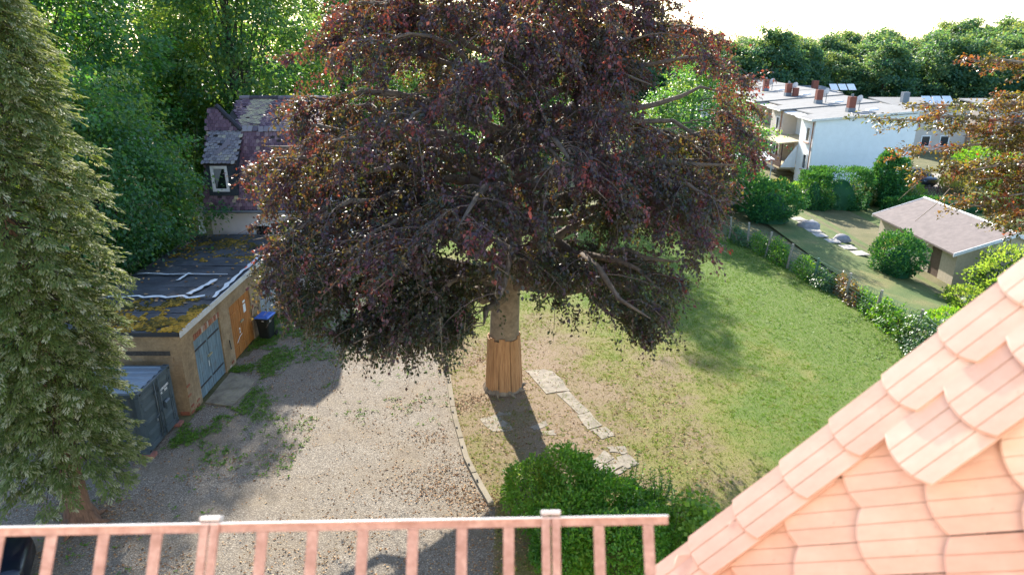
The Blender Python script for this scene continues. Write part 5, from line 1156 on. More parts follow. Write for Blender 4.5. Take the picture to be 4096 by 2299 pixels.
def garden():
    shrub("round_bush", "dark rounded conifer bush standing alone on the garden lawn", 21.8, 37.6, 1.25, 2.3, M["yewleaf"], 4200, .16, 501)
    shrub("leafy_bush", "large leafy bush before the garden shed's end", 26.6, 34.3, 2.1, 2.9, M["birch"], 5200, .17, 503)
    shrub("brown_bush", "brownish shrub at the picture's edge above the terracotta roof", 27.5, 30.5, 2.0, 2.3, M["bronze"], 4200, .16, 505)
    shrub("dark_hedge_bush", "dark green bush close behind the fence's far posts", 18.0, 47.5, 1.9, 2.6, M["yewleaf"], 4500, .2, 507)
    shrub("dark_hedge_bush", "dark evergreen bush nearest the beech's hanging tips beyond the fence", 16.9, 52.0, 2.1, 3.0, M["maple"], 4500, .2, 509)
    shrub("garden_shrub", "mid-green shrub at the back of the garden below the balconies", 25.0, 57.5, 2.0, 2.0, M["maple"], 3500, .2, 511)
    shrub("yellowish_shrub", "yellow-brown flowering shrub in the garden by the shed", 25.3, 43.2, 1.0, 1.4, M["golden"], 2200, .13, 513)
    shrub("low_green_bush", "low bright bush on the lawn in front of the shed", 23.6, 33.2, 1.3, 1.0, M["birch"], 2400, .13, 515)
    shrub("green_bush", "green bush just behind the fence ivy", 19.4, 28.3, 1.0, 0.9, M["privet"], 2000, .12, 516)
    # clipped hedges and shrubs at the white house
    shrub("clipped_hedge", "long clipped dark green hedge in front of the white gable wall", 27.1, 57.0, 2.35, 3.45, M["yewleaf"], 7500, .17, 517, ry=1.0, box=True)
    shrub("clipped_hedge", "shorter clipped hedge with bare brown base at the white house corner", 24.6, 56.0, 1.05, 3.1, M["yewleaf"], 3600, .16, 519, ry=.9, box=True)
    shrub("columnar_yew", "upright dark conifer against the white gable wall", 31.7, 58.2, 1.3, 4.5, M["yewleaf"], 6500, .24, 521)
    shrub("grey_green_shrub", "rounded grey-green shrub between the hedge and the blue plinth", 30.2, 58.8, 1.3, 2.2, M["cypress"], 2400, .16, 523)
    shrub("small_green_shrub", "small green shrub at the foot of the white wall", 32.3, 60.2, .8, 1.7, M["privet"], 1400, .14, 525)
    shrub("corner_shrub", "light green shrub by the lattice fence", 35.0, 60.4, 1.0, 1.6, M["birch"], 1600, .15, 527)
    shrub("golden_shrub", "golden-yellow dome-shaped shrub beside the paved drive", 41.0, 63.8, 1.35, 1.75, M["golden"], 3600, .14, 529)
    shrub("yellow_shrub", "small yellow-green shrub under the balcony awning", 24.6, 63.5, .9, 1.2, M["golden"], 1200, .14, 531)
    shrub("awning_bush", "dark round bush under the white awning", 23.3, 64.0, 1.1, 1.2, M["yewleaf"], 1500, .15, 533)
    shrub("front_garden_bush", "big leafy bush across the drive from the parked car", 47.5, 69.5, 2.7, 3.2, M["privet"], 4800, .22, 535)
    shrub("ivy_bank", "dark ivy bank along the paved drive", 45.5, 67.0, 2.8, 1.5, M["ivy"], 3500, .2, 537, ry=1.0, box=True)
    shrub("drive_bush", "spreading green bush behind the golden shrub", 45.0, 60.5, 2.6, 2.6, M["maple"], 4500, .2, 539)
    shrub("edge_bush", "tall green bush behind the bronze leaves at the picture edge", 49.5, 61.0, 3.0, 4.2, M["maple"], 5200, .22, 541)
    shrub("low_hedge", "low dark clipped hedge behind the shed roof", 36.5, 56.0, 6.0, 1.2, M["yewleaf"], 6000, .18, 543, ry=.5, box=True)
    # lattice fence by the house
    t = thing("lattice_fence", "low dark brown lattice fence at the corner of the white house", "fence", (36.5, 61.5, -1.5)); bm = plain("lattice_brown", (0.10, 0.05, 0.04), 0.8)
    for k in range(30):
        for s in (-1, 1):
            x = 33.0 + k * .26; MB().box((x, 61.5 + .02 * s, -1.02), (.05, .02, 1.15), Matrix.Rotation(s * .6, 3, 'Y')).build("lattice_bar", bm, t)
    for x in (32.9, 35.5, 38.1, 40.6): MB().box((x, 61.55, -1.0), (.09, .09, 1.2)).build("post", bm, t)
    # stone path and shed
    p = thing("garden_path", "pale stone slabs leading up the garden beyond the fence", "path", (20.5, 47, -.4)); pm = plain("garden_stone", (.42, .38, .33), .9, .2)
    for k in range(9):
        x, y = 20.2 + .35 * math.sin(k) + .1 * k, 50.5 - k * 1.15; MB().box((x, y, terrain(x, y) + .02), (1.1 + random.uniform(-.2, .2), .9, .06), Matrix.Rotation(random.uniform(-.2, .2), 3, 'Z')).build("stone_slab", pm, p)
    for (x, y, w) in ((20.6, 46.9, .75), (21.9, 44.6, .6)):
        r_ = thing("garden_rock", "grey boulder beside the stone path" if w > .7 else "smaller grey boulder on the garden lawn", "rock", (x, y, terrain(x, y))); bv, bf = blob(9, 5)
        link("stone", nmesh("stone", bv * np.array([w, w * .7, w * .7]) * (1 + .2 * RNG.random((len(bv), 1))), bf, None, plain("boulder%d" % int(w * 100), (.33, .31, .31), .9, .25, 4, bumpk=.4), True), r_)
shed_done = False
def shed():
    # low hipped garden house: ridge seen at the top of its brownish roof
    X0, X1, Y0, Y1 = 24.9, 30.6, 37.2, 45.8; zg = terrain(27.5, 41); zE, zR = zg + 2.25, zg + 3.25
    t = thing("garden_shed", "low garden house with shallow brownish felt roof and cream walls", "shed", (X0, Y0, zg))
    cr = plain("cream_render", (.5, .43, .33), .9, .12); rf = plain("brown_felt", (.19, .155, .14), .9, .18, 3, bumpk=.2); wt = plain("white_verge", (.72, .72, .74), .6)
    mb = MB(); dA, dB = 38.6, 39.6; wA, wB = 41.0, 42.6
    mb.span((X0, Y0, zg - .3), (X0 + .2, dA, zE)); mb.span((X0, dB, zg - .3), (X0 + .2, wA, zE)); mb.span((X0, wB, zg - .3), (X0 + .2, Y1, zE)); mb.span((X0, wA, zg - .3), (X0 + .2, wB, zg + .9)); mb.span((X0, wA, zg + 1.9), (X0 + .2, wB, zE)); mb.span((X0, dA, zg + 2.0), (X0 + .2, dB, zE))
    mb.span((X0 + .2, Y0, zg - .3), (X1, Y0 + .2, zE)); mb.span((X0 + .2, Y1 - .2, zg - .3), (X1, Y1, zE)); mb.span((X1 - .2, Y0 + .2, zg - .3), (X1, Y1 - .2, zE)); mb.build("wall", cr, t)
    for Y in (Y0, Y1 - .2): MB().prism([(X0, Y, zE), (X1, Y, zE), ((X0 + X1) / 2, Y, zR - .08)], (0, .2, 0)).build("gable", cr, t)
    xm = (X0 + X1) / 2
    r_ = MB(); r_.prism([(X0 - .45, Y0 - .3, zE - .12), (xm, Y0 - .3, zR), (xm, Y1 + .3, zR), (X0 - .45, Y1 + .3, zE - .12)], (0, 0, .1)); r_.prism([(xm, Y0 - .3, zR), (X1 + .45, Y0 - .3, zE - .12), (X1 + .45, Y1 + .3, zE - .12), (xm, Y1 + .3, zR)], (0, 0, .1)); ro = r_.build("roof", rf, t)
    MB().tube([(xm, Y0 - .32, zR + .11), (xm, Y1 + .32, zR + .11)], .09, 6).build("ridge_cap", wt, ro)
    for (xa, za, xb, zb) in ((X0 - .45, zE - .1, xm, zR + .04), (xm, zR + .04, X1 + .45, zE - .1)):
        for Y in (Y0 - .34, Y1 + .3): MB().prism([(xa, Y, za - .1), (xb, Y, zb - .1), (xb, Y, zb + .1), (xa, Y, za + .1)], (0, .04, 0)).build("verge_board", wt, ro)
    dr = plain("shed_door_brown", (.12, .08, .06), .7); MB().span((X0 + .05, dA, zg), (X0 + .1, dB, zg + 2)).build("door", dr, t)
    w = MB().span((X0 + .08, wA, zg + .9), (X0 + .1, wB, zg + 1.9)).build("window", plain("shed_glass", (.05, .07, .09), .1, spec=.8), t)
    for y in (wA, (wA + wB) / 2 - .04, wB - .08): MB().span((X0 + .02, y, zg + .9), (X0 + .08, y + .08, zg + 1.9)).build("window_bar", wt, w)
    MB().span((X0 - 2.2, Y0 + .5, zg - .2), (X0 - .1, Y1 - 1.5, zg + .06)).build("terrace", plain("shed_terrace", (.45, .41, .38), .9), t)
garden(); shed()

# ================================================================== ROW HOUSES
def row_houses():
    zg = -1.5; XF, XB = 28.4, 37.9
    wht = plain("white_facade", (.80, .82, .84), .85, .05, 1.5); bei = plain("beige_facade", (.56, .50, .44), .9, .06, 1.5); off = plain("cream_facade", (.70, .68, .64), .9, .06, 1.5)
    roofm = plain("pale_roof_felt", (.21, .203, .19), .85, .15, 1.2); trim = plain("roof_trim", (.62, .62, .60), .6); blue = plain("blue_plinth", (.05, .13, .42), .7)
    brick = plain("chimney_brick", (.22, .075, .05), .9, .2, 14); lead = plain("chimney_lead", (.17, .19, .21), .6); dishm = plain("dish_grey", (.5, .5, .52), .5); glass = plain("house_glass", (.03, .035, .045), .1, spec=.8); wfr = plain("house_window_white", (.8, .8, .8), .5); sill = plain("sill_brown", (.42, .27, .2), .7); pipe = plain("copper_downpipe", (.32, .15, .10), .5, metal=.3); brown = plain("balcony_brown", (.075, .035, .028), .7); awn = plain("awning_tan", (.44, .36, .23), .8)
    units = [(66.4, 74.6, 4.72, wht), (74.6, 82.8, 4.84, bei), (82.8, 91, 4.96, bei), (91, 99, 5.0, off), (99, 107, 5.05, off), (107, 115, 5.1, wht)]
    labs = ["white end house with blank gable wall and blue plinth facing the gardens", "beige house with awning and brown balcony next to the white end house", "beige house third in the row with twin brick chimneys", "cream house behind the hanging beech branch", "cream house in the row nearly hidden by beech leaves", "white house at the far end of the row beside the feathery tree"]
    def window(t, y0, y1, z0, z1, xf):
        w = MB().span((xf - .002, y0, z0), (xf + .05, y1, z1)).build("window", glass, t)
        f = MB(); f.span((xf - .05, y0, z0), (xf - .004, y0 + .12, z1)); f.span((xf - .05, y1 - .12, z0), (xf - .004, y1, z1)); f.span((xf - .05, y0 + .12, z1 - .12), (xf - .004, y1 - .12, z1)); f.span((xf - .05, y0 + .12, z0), (xf - .004, y1 - .12, z0 + .1)); f.build("window_frame", wfr, w)
        MB().span((xf - .2, y0 - .1, z0 - .1), (xf - .004, y1 + .1, z0 - .01)).build("window_sill", sill, w)
    for i, ((ya, yb, ze, m), lab) in enumerate(zip(units, labs)):
        t = thing("row_house", lab, "house", (XF, ya, zg), "white row houses under the wood"); zr = ze + .75
        ym = ya + 3.4                                          # projecting bay first, recessed bay behind
        mb = MB(); e = .006 * i
        mb.span((XF, ya + .003, zg - .3), (XB, ym, ze - .1)); mb.span((XF + 1.5, ym, zg - .3), (XB - .003, yb, ze - .1))
        for (y_, x_) in ((ya + .003, XF),): mb.prism([(x_, y_, ze - .1), (XB, y_, ze - .1), (XB, y_, zr - .14)], (0, yb - ya - .006, 0))
        mb.build("wall", m, t)
        r_ = MB(); r_.prism([(XF - .45, ya - (.25 if i == 0 else 0), ze - .06), (XF - .45, ym + .15, ze - .06), (XF + 1.2, ym + .15, ze + .08), (XF + 1.2, yb - .004, ze + .08), (XB + .3, yb - .004, zr + .02), (XB + .3, ya - (.25 if i == 0 else 0), zr + .02)], (0, 0, .13)); ro = r_.build("roof", roofm, t)
        if i == 0: MB().prism([(XF - .5, ya - .28, ze - .1), (XB + .3, ya - .28, zr - .02), (XB + .3, ya - .28, zr + .17), (XF - .5, ya - .28, ze + .09)], (0, .03, 0)).build("roof_edge", trim, ro)
        MB().tube([(XF - .5, ya - .2, ze - .05), (XF - .5, ym + .15, ze - .05)], .08, 6).build("gutter", trim, ro)
        window(t, ya + .9, ya + 1.8, ze - 2.2, ze - .75, XF - .003); window(t, ya + .9, ya + 1.8, ze - 4.8, ze - 3.3, XF - .003); window(t, ym + .9, ym + 2.2, ze - 2.3, ze - .8, XF + 1.497)
        MB().tube([(XF - .08, ya + .3, ze - .2), (XF - .08, ya + .3, zg)], .055, 6).build("downpipe", pipe, t)
        # chimney, dish, skylight
        if i > 3: continue
        cx, cy = XF + 4.3 + random.uniform(-.2, .2), ya + 2.5 + random.uniform(-.3, .6); zc = ze + .75 * .47
        c = MB().span((cx - .32, cy - .3, zc), (cx + .32, cy + .3, zc + 1.55)).build("chimney", brick, ro)
        MB().span((cx - .35, cy - .33, zc - .1), (cx + .35, cy + .33, zc + .5)).build("chimney_flashing", lead, c)
        MB().tube([(cx, cy, zc + 1.55), (cx, cy, zc + 1.8)], .12, 8).build("chimney_pot", lead, c)
        if i == 2: MB().span((cx + .34, cy - 1.0, zc), (cx + .9, cy - .4, zc + 1.1)).build("chimney", brick, ro)
        dsh = MB(); q = Vector((cx + .9, cy + .3, zc + 1.2)); V = [q]; nn = Vector((-.35, .85, .35)).normalized(); aa = nn.cross(Vector((0, 0, 1))).normalized(); bb = nn.cross(aa)
        for rr, dd in ((.25, .03), (.48, .12)): V += [q + (aa * math.cos(k * .524) + bb * math.sin(k * .524)) * rr + nn * dd for k in range(12)]
        dsh.add(V, [(0, 1 + k, 1 + (k + 1) % 12) for k in range(12)] + [(1 + k, 13 + k, 13 + (k + 1) % 12, 1 + (k + 1) % 12) for k in range(12)]); d = dsh.build("satellite_dish", dishm, ro); MB().tube([q - nn * .05, (q.x, q.y - .1, zc)], .035, 6).build("dish_mast", lead, d)
        MB().box((cx + 2.1, cy, zc + .3), (1.1, .8, .22), Matrix.Rotation(-.08, 3, 'Y'), taper=.8).build("skylight", wfr, ro)
        # balcony with canopy in the recessed bay
        if i < 3:
            zf = ze - 5.0; y0, y1 = ym + .05, yb - .1
            MB().span((XF - 1.6, y0, zf - .15), (XF + 1.5, y1, zf)).build("balcony_floor", awn, t)
            MB().prism([(XF - 1.9, y0, zf + 2.3), (XF - 1.9, y1, zf + 2.3), (XF + 1.5, y1, zf + 2.62), (XF + 1.5, y0, zf + 2.62)], (0, 0, .1)).build("canopy", awn, t)
            n = 16
            for k in range(n): MB().span((XF - 1.56, y0 + (y1 - y0) * k / n + .02, zf), (XF - 1.52, y0 + (y1 - y0) * (k + 1) / n - .02, zf + 1.0)).build("balcony_slat", brown, t)
            for k in range(4): y = y0 + .05 + (y1 - y0 - .1) * k / 3; MB().box((XF - 1.5, y, zf + 1.15), (.1, .1, 2.3)).build("balcony_post", brown, t)
            MB().prism([(XF - 1.5, y0 + .02, zf), (XF, y0 + .02, zf), (XF, y0 + .02, zf + 2.3)], (0, .08, 0)).build("balcony_side", m, t)
            for k, cc in enumerate(((.1, .4, .25), (.6, .1, .1))): MB().box((XF - .2, y0 + 1.0 + k * 1.1, zf + 1.7), (.02, .3, .3), Matrix.Rotation(.78, 3, 'X')).build("hanging_ornament", plain("ornament%d%d" % (i, k), cc, .6), t)
        if i == 0:
            MB().span((XF - .01, ya - .02, zg - .2), (XB + .02, ya + .003, zg + .45)).build("plinth", blue, t)
            MB().span((XB - .6, ya - .012, zg + .45), (XB + .012, ya + .003, zg + 4.0)).build("corner_board", wht, t)
    # white awning below the balconies
    aw = thing("white_awning", "white garden awning spread below the balconies", "awning", (23.2, 70, zg)); wa = plain("awning_white", (.75, .76, .78), .6)
    MB().prism([(21.6, 68.3, .55), (25.6, 68.0, .75), (25.8, 71.5, 1.0), (21.8, 71.6, .8)], (0, 0, .06)).build("canvas", wa, aw)
    for (x, y) in ((21.8, 68.5), (25.4, 68.2), (25.6, 71.3), (22, 71.4)): MB().tube([(x, y, zg - .1), (x, y, .75)], .05, 6).build("pole", trim, aw)
    # second row across the drive
    for k, (x0, x1, ya, yb, ze, m, lab) in enumerate(((47.5, 56.5, 88, 95, 3.9, bei, "pale house with slanted skylights behind the bronze branches"), (57.5, 68, 84, 92, 4.0, bei, "beige house with grey porch roof at the picture's edge"), (42.6, 47.3, 104, 111, 4.4, bei, "small pale house glimpsed between gable and bronze leaves"))):
        t = thing("row_house", lab, "house", (x0, ya, zg), "white row houses under the wood")
        MB().span((x0, ya, zg - .3), (x1, yb, ze)).build("wall", m, t)
        ro = MB().prism([(x0 - .3, ya - .4, ze + .002), (x1 + .3 - (.7 if k == 0 else 0), ya - .4, ze + .002), (x1 + .3 - (.7 if k == 0 else 0), yb + .3, ze + .5), (x0 - .3, yb + .3, ze + .5)], (0, 0, .14)).build("roof", roofm, t)
        cx = x0 + 2.2; c = MB().span((cx - .4, ya + 2.6, ze + .1), (cx + .4, ya + 3.3, ze + 1.6)).build("chimney", brick if k else lead, ro)
        for q in range(3): MB().prism([(cx + 2.2 + q * 1.3, ya + 2.2, ze + .3), (cx + 3.3 + q * 1.3, ya + 2.2, ze + .3), (cx + 3.3 + q * 1.3, ya + 3.2, ze + 1.0), (cx + 2.2 + q * 1.3, ya + 3.2, ze + 1.0)], (0, .1, .1)).build("skylight", wfr, ro)
        for q in range(3):
            for zz in (ze - 2.2, ze - 4.8):
                xa = x0 + 1.2 + q * (x1 - x0 - 2) / 3
                w = MB().span((xa, ya - .002, zz), (xa + 1.2, ya + .05, zz + 1.4)).build("window", glass, t); f = MB()
                for (a, b, c_, d) in ((xa, xa + .12, zz, zz + 1.4), (xa + 1.08, xa + 1.2, zz, zz + 1.4), (xa + .12, xa + 1.08, zz + 1.28, zz + 1.4), (xa + .12, xa + 1.08, zz, zz + .12)): f.span((a, ya - .05, c_), (b, ya - .004, d))
                f.build("window_frame", wfr, w)
        if k == 1: MB().prism([(x0 + .5, ya - 2.4, ze - 1.4), (x0 + 6, ya - 2.4, ze - 1.4), (x0 + 6, ya - .004, ze - .8), (x0 + .5, ya - .004, ze - .8)], (0, 0, .12)).build("porch_roof", lead, t)
row_houses()

# ================================================================== CARS
def car(label, loc, rotz, paint):
    t = thing("parked_car", label, "car", loc); t.rotation_euler = (0, 0, rotz)
    O = Vector(loc)
    pm = plain("car_paint_%d" % int(abs(loc[0]) * 10), paint, .22, .05, 2, spec=.6); gl = plain("car_glass_%d" % int(abs(loc[0]) * 10), (.012, .016, .02), .05, .1, spec=.9); tyre = plain("tyre", (.015, .015, .015), .9); rim = plain("rim", (.5, .5, .52), .35, metal=.7); red = plain("tail_lamp", (.35, .015, .015), .3); lampm = plain("head_lamp", (.7, .72, .75), .15)
    # body: cross sections along the length (x = length)
    def loft(secs, name, mat, parent, bevel=0):
        V = []; n = len(secs[0])
        for s_ in secs: V += [O + Vector(p) for p in s_]
        F = [(i * n + j, i * n + (j + 1) % n, (i + 1) * n + (j + 1) % n, (i + 1) * n + j) for i in range(len(secs) - 1) for j in range(n)] + [tuple(range(n))[::-1], tuple(range((len(secs) - 1) * n, len(secs) * n))]
        return MB().add(V, F).build(name, mat, parent, smooth=True, bevel=0)
    def sec(x, w, zb, zt, tuck=.93): return [(x, -w * .9, zb), (x, -w, zb + (zt - zb) * .35), (x, -w * tuck, zt - .04), (x, -w * tuck * .86, zt), (x, w * tuck * .86, zt), (x, w * tuck, zt - .04), (x, w, zb + (zt - zb) * .35), (x, w * .9, zb)]
    body = loft([sec(-2.0, .6, .35, .72), sec(-1.9, .78, .24, .84), sec(-1.3, .86, .2, .93), sec(-.6, .88, .2, .96), sec(.4, .88, .2, .95), sec(1.1, .86, .2, .92), sec(1.75, .8, .22, .86), sec(1.98, .62, .34, .7)], "body", pm, t)
    def csec(x, w0, w1, z0, z1): return [(x, -w0, z0), (x, -w1, z1 - .05), (x, -w1 * .85, z1), (x, w1 * .85, z1), (x, w1, z1 - .05), (x, w0, z0)]
    loft([csec(-1.15, .74, .7, .9, .93), csec(-.5, .78, .62, .93, 1.40), csec(.2, .79, .64, .94, 1.46), csec(1.0, .78, .62, .92, 1.42), csec(1.55, .74, .66, .88, 1.02), csec(1.66, .72, .68, .86, .9)], "greenhouse", gl, t)
    loft([csec(-.42, .60, .60, 1.37, 1.425), csec(.2, .63, .63, 1.42, 1.485), csec(1.05, .6, .6, 1.38, 1.44)], "roof_panel", pm, t)
    for s in (-1, 1):
        for (xa, xb) in ((-1.1, -.46), (.22, .26), (1.02, 1.6)):
            za, zb = {-1.1: (.94, 1.40), .22: (.95, 1.43), 1.02: (1.40, .95)}[xa]
            MB().tube([O + Vector((xa, s * (.775 if za < 1 else .645), za)), O + Vector((xb, s * (.775 if zb < 1 else .645), zb))], .035, 6).build("pillar", pm, t)
        for x in (-1.25, 1.2):
            w = MB().tube([O + Vector((x, s * .7, .31)), O + Vector((x, s * .89, .31))], .31, 22).build("wheel", tyre, t)
            MB().tube([O + Vector((x, s * .885, .31)), O + Vector((x, s * .905, .31))], .2, 14).build("rim", rim, w)
        MB().box(O + Vector((-1.86, s * .58, .66)), (.2, .3, .14), Matrix.Rotation(s * -.35, 3, 'Z')).build("headlight", lampm, t, bevel=.03)
        MB().box(O + Vector((1.86, s * .62, .7)), (.12, .2, .22)).build("tail_light", red, t, bevel=.02)
        MB().box(O + Vector((-.62, s * .93, .98)), (.12, .18, .12)).build("wing_mirror", pm, t, bevel=.03)
car("dark car parked on the drive behind the white gable", (39.55, 67.6, -1.49), R(100), (.02, .022, .03))
car("glossy black car just showing at the lower picture corner below the railing", (-13.05, 12.3, 0.004), R(205), (.008, .012, .022))

# ================================================================== RAILING AND TERRACOTTA ROOF AT THE CAMERA
def railing():
    zr = 10.92; A = gp(-60, 527.5, zr); Bq = gp(662, 515.0, zr); d = (Bq - A).normalized(); lean = Vector((0, -.58, -.815)).normalized()
    t = thing("snow_guard_railing", "faded copper-pink metal railing running along the roof edge below", "railing", A)
    m, nt, b = nodes_of("faded_copper_paint")
    f = noise(nt, 18, 6, .7); g = noise(nt, 70, 3, .7)
    c = ramp(nt, f, [(.3, (.33, .215, .185)), (.5, (.45, .315, .28)), (.7, (.58, .45, .41))]); c = mix(nt, .3, c, ramp(nt, g, [(.35, (.42, .30, .24)), (.6, (1, 1, 1))]), 'MULTIPLY'); nt.links.new(c, b.inputs["Base Color"]); b.inputs["Roughness"].default_value = .55; bump(nt, b, g, .15, .002)
    top = plain("rail_sky_sheen_clip_silver", (.62, .62, .64), .4, .1, 20, metal=.4)  # sky sheen of the rail top put into a pale colour; clips are silvery
    nrm = d.cross(lean).normalized()
    if nrm.y > 0: nrm = -nrm
    def bar(p, q, w_dir, w, th_dir, th, name, mat):
        P = [p + w_dir * sx * w / 2 + th_dir * sy * th / 2 for sx, sy in ((-1, -1), (1, -1), (1, 1), (-1, 1))]
        return MB().prism(P, q - p).build(name, mat, t, bevel=.0012)
    up = -lean
    bar(A + lean * .010, Bq + d * .014 + lean * .010, lean, .020, nrm, .006, "handrail", m)
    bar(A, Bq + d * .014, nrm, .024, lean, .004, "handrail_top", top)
    px = [-18, 5, 56, 107, 159, 0, 263, 313, 363, 413, 462, 509, 0, 600, 650]; L = .46
    for k, x in enumerate(px):
        if x == 0: continue
        P = gp(x, 530, zr - .016); s = (P - A).dot(d); p = A + d * s + lean * .02
        bar(p, p + lean * L, d, .0255, nrm, .006, "baluster", m)
    for x in (211, 551):
        P = gp(x, 530, zr - .016); s = (P - A).dot(d); p = A + d * s
        for q in (-.011, .013): bar(p + d * q + nrm * .007 - lean * .004, p + d * q + nrm * .007 + lean * (L + .05), d, .020, nrm, .008, "post", m)
        bar(p + d * -.022 - lean * .012, p + d * .024 - lean * .012, nrm, .03, lean, .010, "post_clip", top)
    bar(A + lean * L, Bq + lean * L, lean, .02, nrm, .006, "lower_rail", m)
railing()

def clay_roof():
    P1, P2, P3 = cp(655, 578, 2.25), cp(1024, 578, 1.66), cp(1024, 272, 1.80)
    n = (P2 - P1).cross(P3 - P1).normalized()
    if n.y > 0: n = -n
    def onp(px, py):
        r = Vector(ray(px, py)); c0 = Vector((0, 0, CAMH)); k = (P1 - c0).dot(n) / r.dot(n); return c0 + r * k
    u = (onp(959, 484) - onp(881.6, 492)).normalized(); v = n.cross(u)
    if v.z < 0: v = -v
    t = thing("clay_tile_roof", "sunlit terracotta roof of grooved round-ended tiles in the foreground corner", "roof", P1)
    # clay
    m, nt, b = nodes_of("terracotta")
    f = noise(nt, 9, 5, .6); c = ramp(nt, objrand(nt), [(0, (.70, .50, .405)), (.5, (.73, .55, .45)), (.85, (.76, .60, .495)), (1, (.78, .66, .55))])
    c = mix(nt, .5, c, ramp(nt, f, [(.3, (.72, .64, .58)), (.7, (1, 1, 1))]), 'MULTIPLY')
    sp = noise(nt, 60, 3, .6); c = mix(nt, ramp(nt, sp, [(.66, (0, 0, 0)), (.76, (.55, .55, .55))]), c, (.30, .24, .17)); st = noise(nt, 2.5, 5, .65, stretch=(1, 4, 1)); c = mix(nt, .4, c, ramp(nt, st, [(.35, (.75, .66, .58)), (.6, (1, 1, 1))]), 'MULTIPLY')
    nt.links.new(c, b.inputs["Base Color"]); b.inputs["Roughness"].default_value = .7; bump(nt, b, sp, .15, .003)
    EX, TW, TH, LEN = .190, .172, .010, .30
    def tile_mesh(w, grooves, bulge):
        g = .0022; vs_ = [0.0]; zs = [0.0]
        for k in range(1, grooves + 1):
            x = w * k / (grooves + 1); vs_ += [x - g, x - g * .4, x + g * .4, x + g]; zs += [0, -.0035, -.0035, 0]
        vs_.append(w); zs.append(0); extra = []
        V, n_ = [], len(vs_)
        tail = [bulge * (2 * x / w - 1) ** 2 for x in vs_]
        for x, z, tl in zip(vs_, zs, tail): V += [(tl + .003, x, z - .003), (tl + .008, x, z), (LEN, x, z), (tl + .003, x, -TH)]
        F = []
        for i in range(n_ - 1):
            a, c_ = 4 * i, 4 * (i + 1); F += [(a, c_, c_ + 1, a + 1), (a + 1, c_ + 1, c_ + 2, a + 2), (a + 3, c_ + 3, c_, a)]
        k = len(V); V += [(LEN, 0, -TH), (LEN, w, -TH)]; e = 4 * (n_ - 1)
        F += [(3, 0, 1, 2, k), (e, e + 3, k + 1, e + 2, e + 1)]
        me = bpy.data.meshes.new("tile"); me.from_pydata(V, [], F); me.materials.append(m); me.update(); return me
    # tail needs some steps for its arc: subdivide across by using many strips
    def tile_mesh_fine(w, grooves, bulge):
        g = .0016; xs = set()
        for i in range(17): xs.add(round(w * i / 16, 5))
        gz = {}
        for k in range(1, grooves + 1):
            x = w * k / (grooves + 1)
            for q, z in ((-g, 0), (-g * .35, -.004), (g * .35, -.004), (g, 0)): gz[round(x + q, 5)] = z
            xs = {s for s in xs if abs(s - x) > g * 1.5}
        xs = sorted(xs | set(gz)); V, F = [], []
        for x in xs:
            z = gz.get(x, 0); tl = bulge * abs(2 * x / w - 1) ** 2.2
            V += [(tl + .0025, x, z - .0035), (tl + .007, x, z), (LEN, x, z), (tl + .0025, x, -TH)]
        n_ = len(xs)
        for i in range(n_ - 1):
            a, c_ = 4 * i, 4 * (i + 1); F += [(a, a + 1, c_ + 1, c_), (a + 1, a + 2, c_ + 2, c_ + 1), (a + 3, a, c_, c_ + 3)]
        k = len(V); V += [(LEN, 0, -TH), (LEN, w, -TH)]; e = 4 * (n_ - 1)
        F += [(3, k, 2, 1, 0), (e, e + 1, e + 2, k + 1, e + 3)]
        me = bpy.data.meshes.new("tile"); me.from_pydata(V, [], F); me.materials.append(m); me.update(); return me
    mA = tile_mesh_fine(TW - .003, 3, .027); mB = tile_mesh_fine(.135, 2, .022); mC = tile_mesh_fine(TW - .003, 3, .027)
    edge = (P3 - P1).normalized(); inn = n.cross(edge)
    if inn.dot(P2 - P1) < 0: inn = -inn
    def put(me, base, U, Vv, Nn, tilt):
        o = bpy.data.objects.new("tile", me); COL.objects.link(o); o.parent = t
        U2 = (U - Nn * math.tan(tilt)).normalized(); N2 = Vv.cross(U2); N2 = N2 if N2.dot(Nn) > 0 else -N2
        V2 = N2.cross(U2)
        M4 = Matrix((U2, V2, N2)).transposed().to_4x4(); M4.translation = base - P1; o.matrix_basis = M4; return o
    tilt = TH * 2.0 / EX
    org = onp(918, 467)
    Vd = n.cross(u)
    for i in range(-9, 9):
        for j in range(-9, 10):
            a = i * EX; w0 = j * TW + (TW / 2 if i % 2 else 0)
            base = org + u * a + Vd * w0
            cs = [base + u * du + Vd * dv for du in (0, EX) for dv in (0, TW)]
            if min((c_ - P1).dot(inn) for c_ in cs) < 0.005: 
                if (base + u * EX * .5 + Vd * TW * .5 - P1).dot(inn) < .07: continue
            if max((c_ - P1).dot(inn) for c_ in cs) > 1.25 or (base - P1).dot(edge) < -.75 or (base - P1).dot(edge) > 2.6: continue
            put(mA, base + n * .026 + rv(.0012), u, Vd, n, tilt + random.gauss(0, .004))
    # rows following the sloping edge, tails pointing down it
    nB = (n + inn * -.22).normalized(); inB = edge.cross(nB); inB = inB if inB.dot(inn) > 0 else -inB
    start = 3
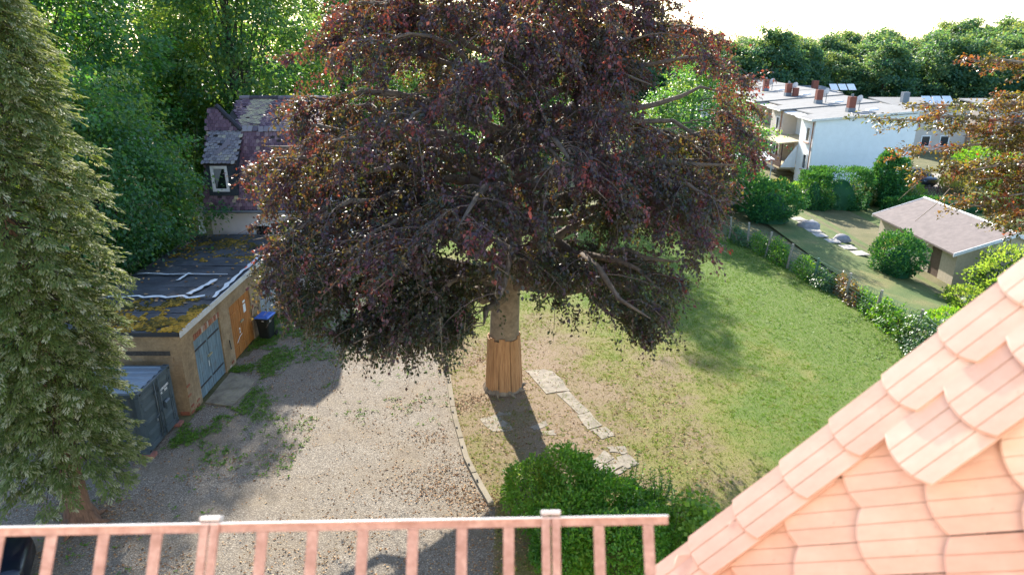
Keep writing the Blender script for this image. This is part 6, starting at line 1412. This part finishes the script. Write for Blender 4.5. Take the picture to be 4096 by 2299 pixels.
    for k in range(-3, 15):
        s = .165 + k * EX
        if s < -.25: continue
        VB = nB.cross(edge)
        # outer narrow column, then inner wide column
        def place(me, s_, off, w, lift):
            q = P1 + edge * s_ + inB * off + nB * lift
            base = q if VB.dot(inB) > 0 else q + inB * w
            put(me, base, edge, VB, nB, tilt + random.gauss(0, .004))
        place(mB, s, -.02, .135, .034)
        if s > .55: place(mC, s + .085, .112, TW - .003, .038)
    # boarding below
    Q = [P1 - edge * .7 + inn * .02, P3 + edge * 1.0 + inn * .02, P3 + edge * 1.0 + inn * 1.3, P1 - edge * .7 + inn * 1.3]
    MB().prism([q - n * .03 for q in Q], -n * .1).build("roof_boarding", plain("roof_batten_wood", (.2, .14, .1), .9), t)
clay_roof()

# ================================================================== THE HOUSE THE VIEW IS TAKEN FROM
def own_house():
    t = thing("own_house", "house with cream dormer wall and clay roof slope below the railing", "house", (0, -0.4, 10))
    w = MB(); Y = -0.42
    w.span((-4.5, Y - .25, 10.9), (-.75, Y, 14.2)); w.span((.75, Y - .25, 10.9), (4.5, Y, 14.2)); w.span((-.75, Y - .25, 12.9), (.75, Y, 14.2)); w.span((-.75, Y - .25, 10.9), (.75, Y, 11.3))
    w.build("dormer_wall", plain("cream_dormer_render", (.78, .72, .62), .9, .05), t)
    f = MB()
    for a, b in (((-.75, 11.3), (-.67, 12.9)), ((.67, 11.3), (.75, 12.9)), ((-.67, 12.82), (.67, 12.9)), ((-.67, 11.3), (.67, 11.38))): f.span((a[0], Y - .15, a[1]), (b[0], Y - .08, b[1]))
    f.build("window_frame", plain("own_window_white", (.8, .8, .8), .5), t)
    MB().span((-.67, Y - .14, 11.38), (.67, Y - .13, 12.82)).build("window_pane", plain("own_window_glass", (.03, .03, .035), .1, spec=.8), t)
    MB().prism([(-8, -.42, 11.42), (4.5, -.42, 11.42), (4.5, 1.75, 9.9), (-8, 1.75, 9.9)], (0, 0, -.15)).build("roof_slope", plain("clay_roof_slope", (.5, .25, .16), .8, .2, 12, bumpk=.4), t)
    MB().span((-8, -6, -.2), (12, 1.1, 9.75)).build("wall", plain("own_wall_render", (.7, .66, .58), .9, .06), t)
own_house()
